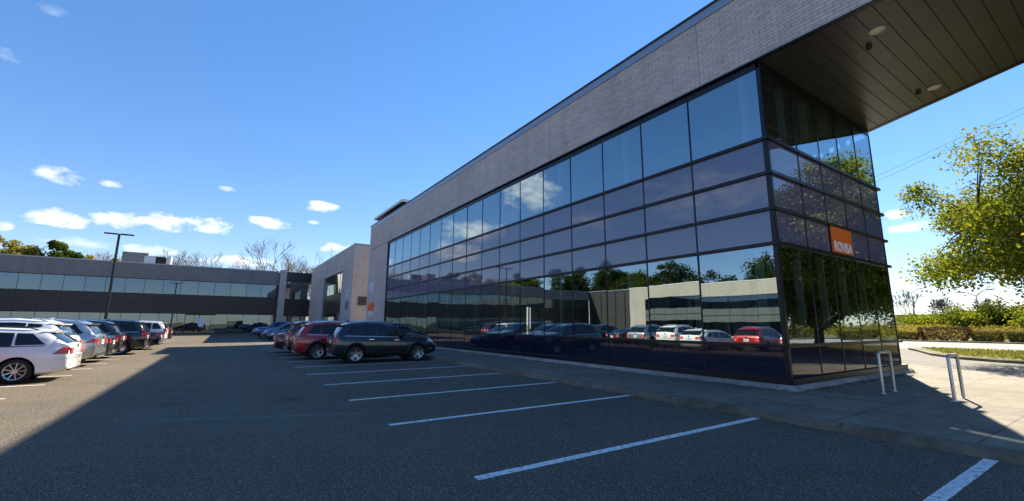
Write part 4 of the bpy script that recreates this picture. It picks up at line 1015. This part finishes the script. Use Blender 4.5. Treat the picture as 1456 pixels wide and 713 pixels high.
        tl = obj('taillight', m, 'tail_bright', root)
        m = MB(); m.box(-.016, -.0125, min(sg * (yc - .10), sg * (yc - .03)), max(sg * (yc - .10), sg * (yc - .03)), t0 + .03, t0 + .10); obj('reversing_lens', m, 'head_lens', tl)
        m = MB(); m.box(-.006, .02, min(sg * (yc - .20), sg * (yc - .04)), max(sg * (yc - .20), sg * (yc - .04)), S['zb'] + .22, S['zb'] + .25); obj('reflector', m, 'tail_red', root)
        side('headlight', L - .50, L - .12, L - .42, L - .20, lambda x: interp(top, x) - .20, lambda x: interp(top, x) - .07, 'head_lens', sg, .008, 8, 3)
        m = MB(); yf = ring(L - .02)[5][0]; m.box(L - .02, L + .008, min(sg * (yf - .33), sg * (yf - .06)), max(sg * (yf - .33), sg * (yf - .06)), interp(top, L - .05) - .13, interp(top, L - .05) - .02); obj('headlight', m, 'head_lens', root)
        side('marker_lamp', L - .34, L - .28, L - .34, L - .28, .50, .58, 'amber', sg, .006, 2, 1)
        # wheels
        for wx in (xr, xf):
            wr = bpy.data.objects.new('wheel', None); COL.objects.link(wr); wr.parent = root; wr.location = (wx, sg * (hw - .135), R)
            c = MB(); wd = .115
            c.lathe([(R * .66, sg * wd * .85), (R * .72, sg * wd), (R * .93, sg * wd), (R * .985, sg * wd * .8), (R, sg * wd * .5), (R, -sg * wd * .5), (R * .98, -sg * wd * .8), (R * .93, -sg * wd), (R * .6, -sg * wd)], (0, 0, 0), 'y', 32)
            obj('tyre', c, 'rubber', wr, smooth=True, off=(0, 0, 0)).parent = wr
            c = MB(); c.lathe([(0, sg * .02), (R * .6, sg * .02), (R * .66, sg * wd * .85)], (0, 0, 0), 'y', 32, mi=1)
            c.lathe([(R * .61, sg * (wd * .80)), (R * .655, sg * (wd * .9)), (R * .70, sg * (wd + .004))], (0, 0, 0), 'y', 32, mi=0)
            ns = 5 if kind != 'wagon' else 9; thick = .055 if ns == 5 else .026
            c.lathe([(0, sg * (wd * .72)), (.06, sg * (wd * .74)), (.075, sg * .03)], (0, 0, 0), 'y', 16, mi=0)
            for q in range(ns):
                a = 2 * PI * q / ns + .3; ca, sa = math.cos(a), math.sin(a); ta, tb = -sa, ca
                r0_, r1_ = .045, R * .67
                for sp in ((-1, 1) if ns == 5 else (0,)):
                    o0 = sp * .022; o1 = sp * .045; w0 = thick * .38; w1 = thick * .42; yy0 = sg * wd * .70; yy1 = sg * wd * .93; yb = sg * .03
                    q0 = [(r0_ * ca + (o0 + e * w0) * ta, yy0, r0_ * sa + (o0 + e * w0) * tb) for e in (-1, 1)]; q1 = [(r1_ * ca + (o1 + e * w1) * ta, yy1, r1_ * sa + (o1 + e * w1) * tb) for e in (1, -1)]
                    bb = [(p[0], yb, p[2]) for p in q0 + q1]; c.v += q0 + q1 + bb; nn = len(c.v) - 8
                    c.f += [(nn, nn + 1, nn + 2, nn + 3), (nn, nn + 4, nn + 5, nn + 1), (nn + 1, nn + 5, nn + 6, nn + 2), (nn + 3, nn + 2, nn + 6, nn + 7), (nn, nn + 3, nn + 7, nn + 4)]; c.m += [0] * 5
            rim = obj('rim', c, ['rim_mid' if kind == 'suv' else 'rim_silver', 'rim_dark'], wr, off=(0, 0, 0)); rim.parent = wr
    # glass front/rear
    zr0 = interp(belt, 0)
    rx = [i * .01 for i in range(300) if smooth_interp(top, i * .01) > interp(belt, i * .01) + (.06 if kind != 'sedan' else .17)][0]
    if kind == 'pickup': rx = 1.83; rr_ = 1.95
    else: rr_ = roof_r - .02 if kind != 'sedan' else roof_r + .03
    topp('rear_window', rx, rr_, .05, 'car_glass')
    topp('windscreen', roof_f + .04, ws1 - .06, .04, 'car_glass')
    if kind in ('suv', 'wagon', 'bigsuv'):
        m = MB(); zz = smooth_interp(top, roof_r); yw = ring(roof_r)[9][0]
        m.v += [(roof_r + .12, s_ * (yw - .02), topZ(roof_r + .12, yw - .05) + .012) for s_ in (-1, 1)] + [(roof_r - .14, s_ * (yw - .06), zz - .005) for s_ in (-1, 1)] + [(roof_r + .1, s_ * (yw - .02), topZ(roof_r + .1, yw - .05) - .02) for s_ in (-1, 1)] + [(roof_r - .13, s_ * (yw - .06), zz - .04) for s_ in (-1, 1)]
        m.f += [(0, 1, 3, 2), (4, 6, 7, 5), (2, 3, 7, 6), (0, 2, 6, 4), (1, 5, 7, 3)]; m.m += [0] * 5; obj('roof_spoiler', m, 'paint_' + paint, root)
    # bumpers, plate, badge, exhaust, seams
    m = MB(); w_ = ring(.02)[3][0] * .94; m.box(-.02, .03, -w_ + .06, w_ - .06, S['zb'] + .09, S['zb'] + (.20 if S['clad'] else .13)); obj('rear_bumper_trim', m, 'cladding_dark', root)
    if S['clad']: m = MB(); m.box(-.028, .03, -w_ + .32, w_ - .32, S['zb'] + .05, S['zb'] + .11); obj('skid_plate', m, 'rim_silver', root)
    m = MB(); m.box(-.008, .01, -.62, .62, interp(belt, 0) - .36 - .006, interp(belt, 0) - .36 + .006); m.box(-.008, .01, -.82, .82, t0 - .09, t0 - .083) ; obj('hatch_seam', m, 'car_seam', root)
    m = MB(); pz = .70 if kind in ('wagon', 'sedan') else .80; m.box(-.02, 0, -.155, .155, pz, pz + .155); plo = obj('number_plate', m, 'plate', root)
    m = MB()
    for q in range(6): 
        if q != 3: m.box(-.0225, -.0202, -.115 + q * .04, -.09 + q * .04, pz + .045, pz + .105)
    obj('plate_marks', m, 'plate_text', plo)
    m = MB(); m.box(-.019, 0, -.12, .12, .62, .70) if False else m.lathe([(0, -.012), (.05, -.012), (.055, 0)], (0, 0, 0), 'y', 14); m.v = [(y_ - 0.002, x_, z_ + t1 + .015) for x_, y_, z_ in m.v]; obj('badge', m, 'chrome', root)
    m = MB(); m.box(L - .04, L + .004, -.5, .5, S['zb'] + .12, S['zb'] + .28); m.box(L - .06, L + .002, -.34, .34, interp(top, L) - .10, interp(top, L) + .0); obj('grille', m, 'fixture_black', root)
    if kind in ('suv', 'wagon', 'sedan'):
        m = MB(); zz = topZ(roof_r + .35, 0); m.v += [(roof_r + .18, 0, zz + .09), (roof_r + .38, -.02, zz), (roof_r + .38, .02, zz), (roof_r + .22, -.02, zz), (roof_r + .22, .02, zz)]; m.f += [(0, 1, 2), (0, 3, 1), (0, 2, 4), (0, 4, 3)]; m.m += [0] * 4; obj('antenna', m, 'paint_' + paint, root)
    PROTO[kind] = (root, paint); return root

def copy_tree(o, parent, old, new):
    c = o.copy(); COL.objects.link(c); c.parent = parent
    if c.type == 'MESH' and old != new:
        for i, sl in enumerate(c.material_slots):
            if sl.material == MATS['paint_' + old]: sl.link = 'OBJECT'; sl.material = MATS['paint_' + new]
    for ch in o.children: copy_tree(ch, c, old, new)
    return c
FIRST = {'wagon': 'white', 'suv': 'slate', 'sedan': 'navy', 'bigsuv': 'maroon', 'pickup': 'blue'}
def place_car(kind, paint, x, y, heading, label, group, z=0):
    """x: X of the rear bumper (heading 0 = nose to +X), or of the nose edge nearest the aisle"""
    if kind not in PROTO: r = build_car(kind, paint)
    else:
        src, old = PROTO[kind]; r = copy_tree(src, None, old, paint)
    r.name = {'wagon': 'station_wagon', 'suv': 'compact_suv', 'sedan': 'sedan', 'bigsuv': 'large_suv', 'pickup': 'pickup_truck'}[kind]
    r['category'] = 'pickup' if kind == 'pickup' else 'car'; r['label'] = label; r['group'] = group
    r.location = (x, y, z); r.rotation_euler[2] = heading
    return r
GL = 'cars parked in the sunny left row'; GR = 'cars parked nose to the building on the right'
place_car('wagon', 'white', -3.50, 17.85, PI + .03, 'white station wagon at the left edge, closest of the sunlit row', GL)
place_car('suv', 'white', -4.05, 20.2, PI, 'white compact SUV mostly hidden behind the white station wagon', GL)
place_car('suv', 'silver', -3.80, 22.75, PI - .02, 'silver SUV with red taillights, third in the sunlit row', GL)
place_car('sedan', 'charcoal', -3.85, 25.2, PI, 'dark grey sedan tucked in right behind the silver SUV', GL)
place_car('suv', 'charcoal', -3.90, 27.7, PI + .02, 'charcoal SUV between the dark grey sedan and the black SUV', GL)
place_car('bigsuv', 'black', -3.30, 30.3, PI, 'large black SUV in the middle of the sunlit row', GL)
place_car('sedan', 'black', -3.15, 35.0, PI - .02, 'black sedan just past the large black SUV', GL)
place_car('sedan', 'navy', -3.5, 37.5, PI, 'dark blue sedan near the far end of the sunlit row, before the white SUV', GL)
place_car('bigsuv', 'white', -3.45, 41.9, PI, 'large white SUV near the far end of the sunlit row', GL)
place_car('suv', 'maroon', -3.4, 44.8, PI, 'dark maroon SUV, farthest of the sunlit row', GL)
place_car('suv', 'brightred', -4.85, 15.0, PI, 'bright red SUV mirrored in the lower office glass', GL)
place_car('suv', 'silver', -4.9, 12.2, PI, 'silver SUV next to the mirrored bright red one, outside the frame', GL)
place_car('suv', 'slate', 3.82, 19.58, -.015, 'dark slate blue SUV nearest on the right, nose over the kerb', GR)
place_car('suv', 'red', 2.80, 22.35, .0, 'dark red SUV parked beside the slate blue one', GR)
place_car('bigsuv', 'maroon', 2.78, 25.2, .01, 'large maroon SUV behind the dark red one', GR)
place_car('sedan', 'maroon', 2.5, 28.0, 0, 'deep red sedan, last of the dark red cluster', GR)
place_car('suv', 'steelblue', 3.2 + 4.45, 49.6, PI, 'steel blue car facing the aisle, halfway along the shaded row', GR)
place_car('sedan', 'navy', 3.6 + 4.75, 46.9, PI, 'navy car facing the aisle just before the steel blue one', GR)
place_car('pickup', 'blue', 2.7 + 5.5, 54.5, PI, 'bright blue pickup facing the aisle near the far wing', GR)
place_car('sedan', 'blue', 3.5 + 4.75, 57.5, PI, 'blue sedan beyond the bright blue pickup', GR)

# ------------------------------------------------------------------ world
SUN_AZ = Vector((.929, .371)).normalized(); EL = math.radians(37.6)
sun_dir = Vector((SUN_AZ.x * math.cos(EL), SUN_AZ.y * math.cos(EL), math.sin(EL)))
sd = bpy.data.lights.new('sun', 'SUN'); so = bpy.data.objects.new('sun', sd); COL.objects.link(so)
sd.energy = 5.0; sd.angle = math.radians(.53); sd.color = (1, .89, .70)
so.rotation_euler = sun_dir.to_track_quat('Z', 'Y').to_euler(); so.location = (30, 20, 40)
w = bpy.data.worlds.new('World'); sc.world = w; w.use_nodes = True; t = w.node_tree; bg = t.nodes['Background']
sky = t.nodes.new('ShaderNodeTexSky'); sky.sky_type = 'NISHITA'; sky.sun_disc = False; sky.sun_elevation = EL; sky.sun_rotation = math.atan2(SUN_AZ.x, SUN_AZ.y)
sky.air_density = 1.0; sky.dust_density = .0; sky.ozone_density = 2.6; sky.altitude = 150
tc = t.nodes.new('ShaderNodeTexCoord'); dirv = tc.outputs['Generated']
sp = t.nodes.new('ShaderNodeSeparateXYZ'); t.links.new(dirv, sp.inputs[0])
az = mth(t, 'ARCTAN2', sp.outputs[1], sp.outputs[0]); el = mth(t, 'ARCSINE', sp.outputs[2])
cv = t.nodes.new('ShaderNodeCombineXYZ'); t.links.new(az, cv.inputs[0]); t.links.new(mth(t, 'MULTIPLY', el, 1.9), cv.inputs[1])
n1 = noise(t, 7, 9, .6, cv.outputs[0]); n2 = noise(t, 26, 7, .6, cv.outputs[0])
wig = mth(t, 'ADD', mth(t, 'MULTIPLY', mth(t, 'SUBTRACT', n1, .56), 2.2), mth(t, 'MULTIPLY', mth(t, 'SUBTRACT', n2, .5), 3.2))
def dae(px, py):
    d = pix_dir(px, py); return math.atan2(d.y, d.x), math.asin(d.z)
clouds = [(86, 249, 44, 15, .9), (158, 262, 20, 6, .5), (85, 310, 62, 14, 1.3), (165, 314, 50, 15, 1.2), (225, 314, 60, 18, 1.4), (290, 319, 60, 15, 1.3), (378, 317, 42, 10, 1.1), (460, 295, 30, 10, 1.1), (446, 316, 12, 4, .7), (322, 269, 14, 5, .4), (5, 322, 18, 9, .9), (15, 80, 30, 12, .25), (70, 12, 30, 12, .2),
          (480, 354, 26, 9, 1.1), (340, 372, 60, 9, .9), (215, 356, 50, 8, .7), (1275, 305, 22, 9, 1.0), (1290, 324, 40, 9, 1.1), (1385, 318, 50, 12, .8), (120, 346, 60, 8, .5)]
cl = None
for (px, py, rx_, ry_, s_) in clouds:
    a0, e0 = dae(px, py); a1, _ = dae(px + rx_, py); _, e1 = dae(px, py - ry_)
    ra = abs(a1 - a0) * .95; re = abs(e1 - e0) * .95
    u = mth(t, 'MULTIPLY', mth(t, 'SUBTRACT', az, a0), 1 / ra); v = mth(t, 'MULTIPLY', mth(t, 'SUBTRACT', el, e0), 1 / re)
    r2 = mth(t, 'ADD', mth(t, 'MULTIPLY', u, u), mth(t, 'MULTIPLY', v, v))
    m = mth(t, 'MULTIPLY', mth(t, 'ADD', mth(t, 'SUBTRACT', 1.0, r2), wig), s_ * .9, clamp=True)
    cl = m if cl is None else mth(t, 'MAXIMUM', cl, m)
# mirrored directions get their own clouds (seen in the office glass)
for (a0, e0, ra, re, s_) in ((2.20, .31, .075, .05, 1.0), (2.10, .335, .03, .02, .5), (2.34, .235, .06, .025, .5), (2.06, .215, .08, .03, 1.0), (2.02, .165, .06, .025, 1.0), (2.6, .28, .2, .05, .4), (2.9, .12, .3, .04, .5)):
    u = mth(t, 'MULTIPLY', mth(t, 'SUBTRACT', az, a0), 1 / ra); v = mth(t, 'MULTIPLY', mth(t, 'SUBTRACT', el, e0), 1 / re)
    r2 = mth(t, 'ADD', mth(t, 'MULTIPLY', u, u), mth(t, 'MULTIPLY', v, v))
    cl = mth(t, 'MAXIMUM', cl, mth(t, 'MULTIPLY', mth(t, 'ADD', mth(t, 'SUBTRACT', 1.0, r2), wig), s_ * .8, clamp=True))
skyc = mixc(t, 1.0, sky.outputs[0], (.98, .95, 1.07), 'MULTIPLY')
shade = ramp(t, n2, [(.3, (4.1, 4.3, 4.7)), (.6, (5.6, 5.6, 5.6))])
gm = N(t, 'ShaderNodeGamma', Gamma=.70); t.links.new(skyc, gm.inputs[0]); bst = N(t, 'ShaderNodeHueSaturation', Saturation=1.42, Value=1.22); t.links.new(gm.outputs[0], bst.inputs['Color'])
t.links.new(mixc(t, mth(t, 'MULTIPLY', cl, .95), bst.outputs[0], shade), bg.inputs['Color'])
bg.inputs['Strength'].default_value = .095

sc.view_settings.view_transform = 'Standard'; sc.view_settings.look = 'None'; sc.view_settings.exposure = 1.45; sc.view_settings.gamma = 1
sc.render.engine = 'CYCLES'; sc.cycles.max_bounces = 8; sc.cycles.transparent_max_bounces = 12; sc.cycles.glossy_bounces = 5
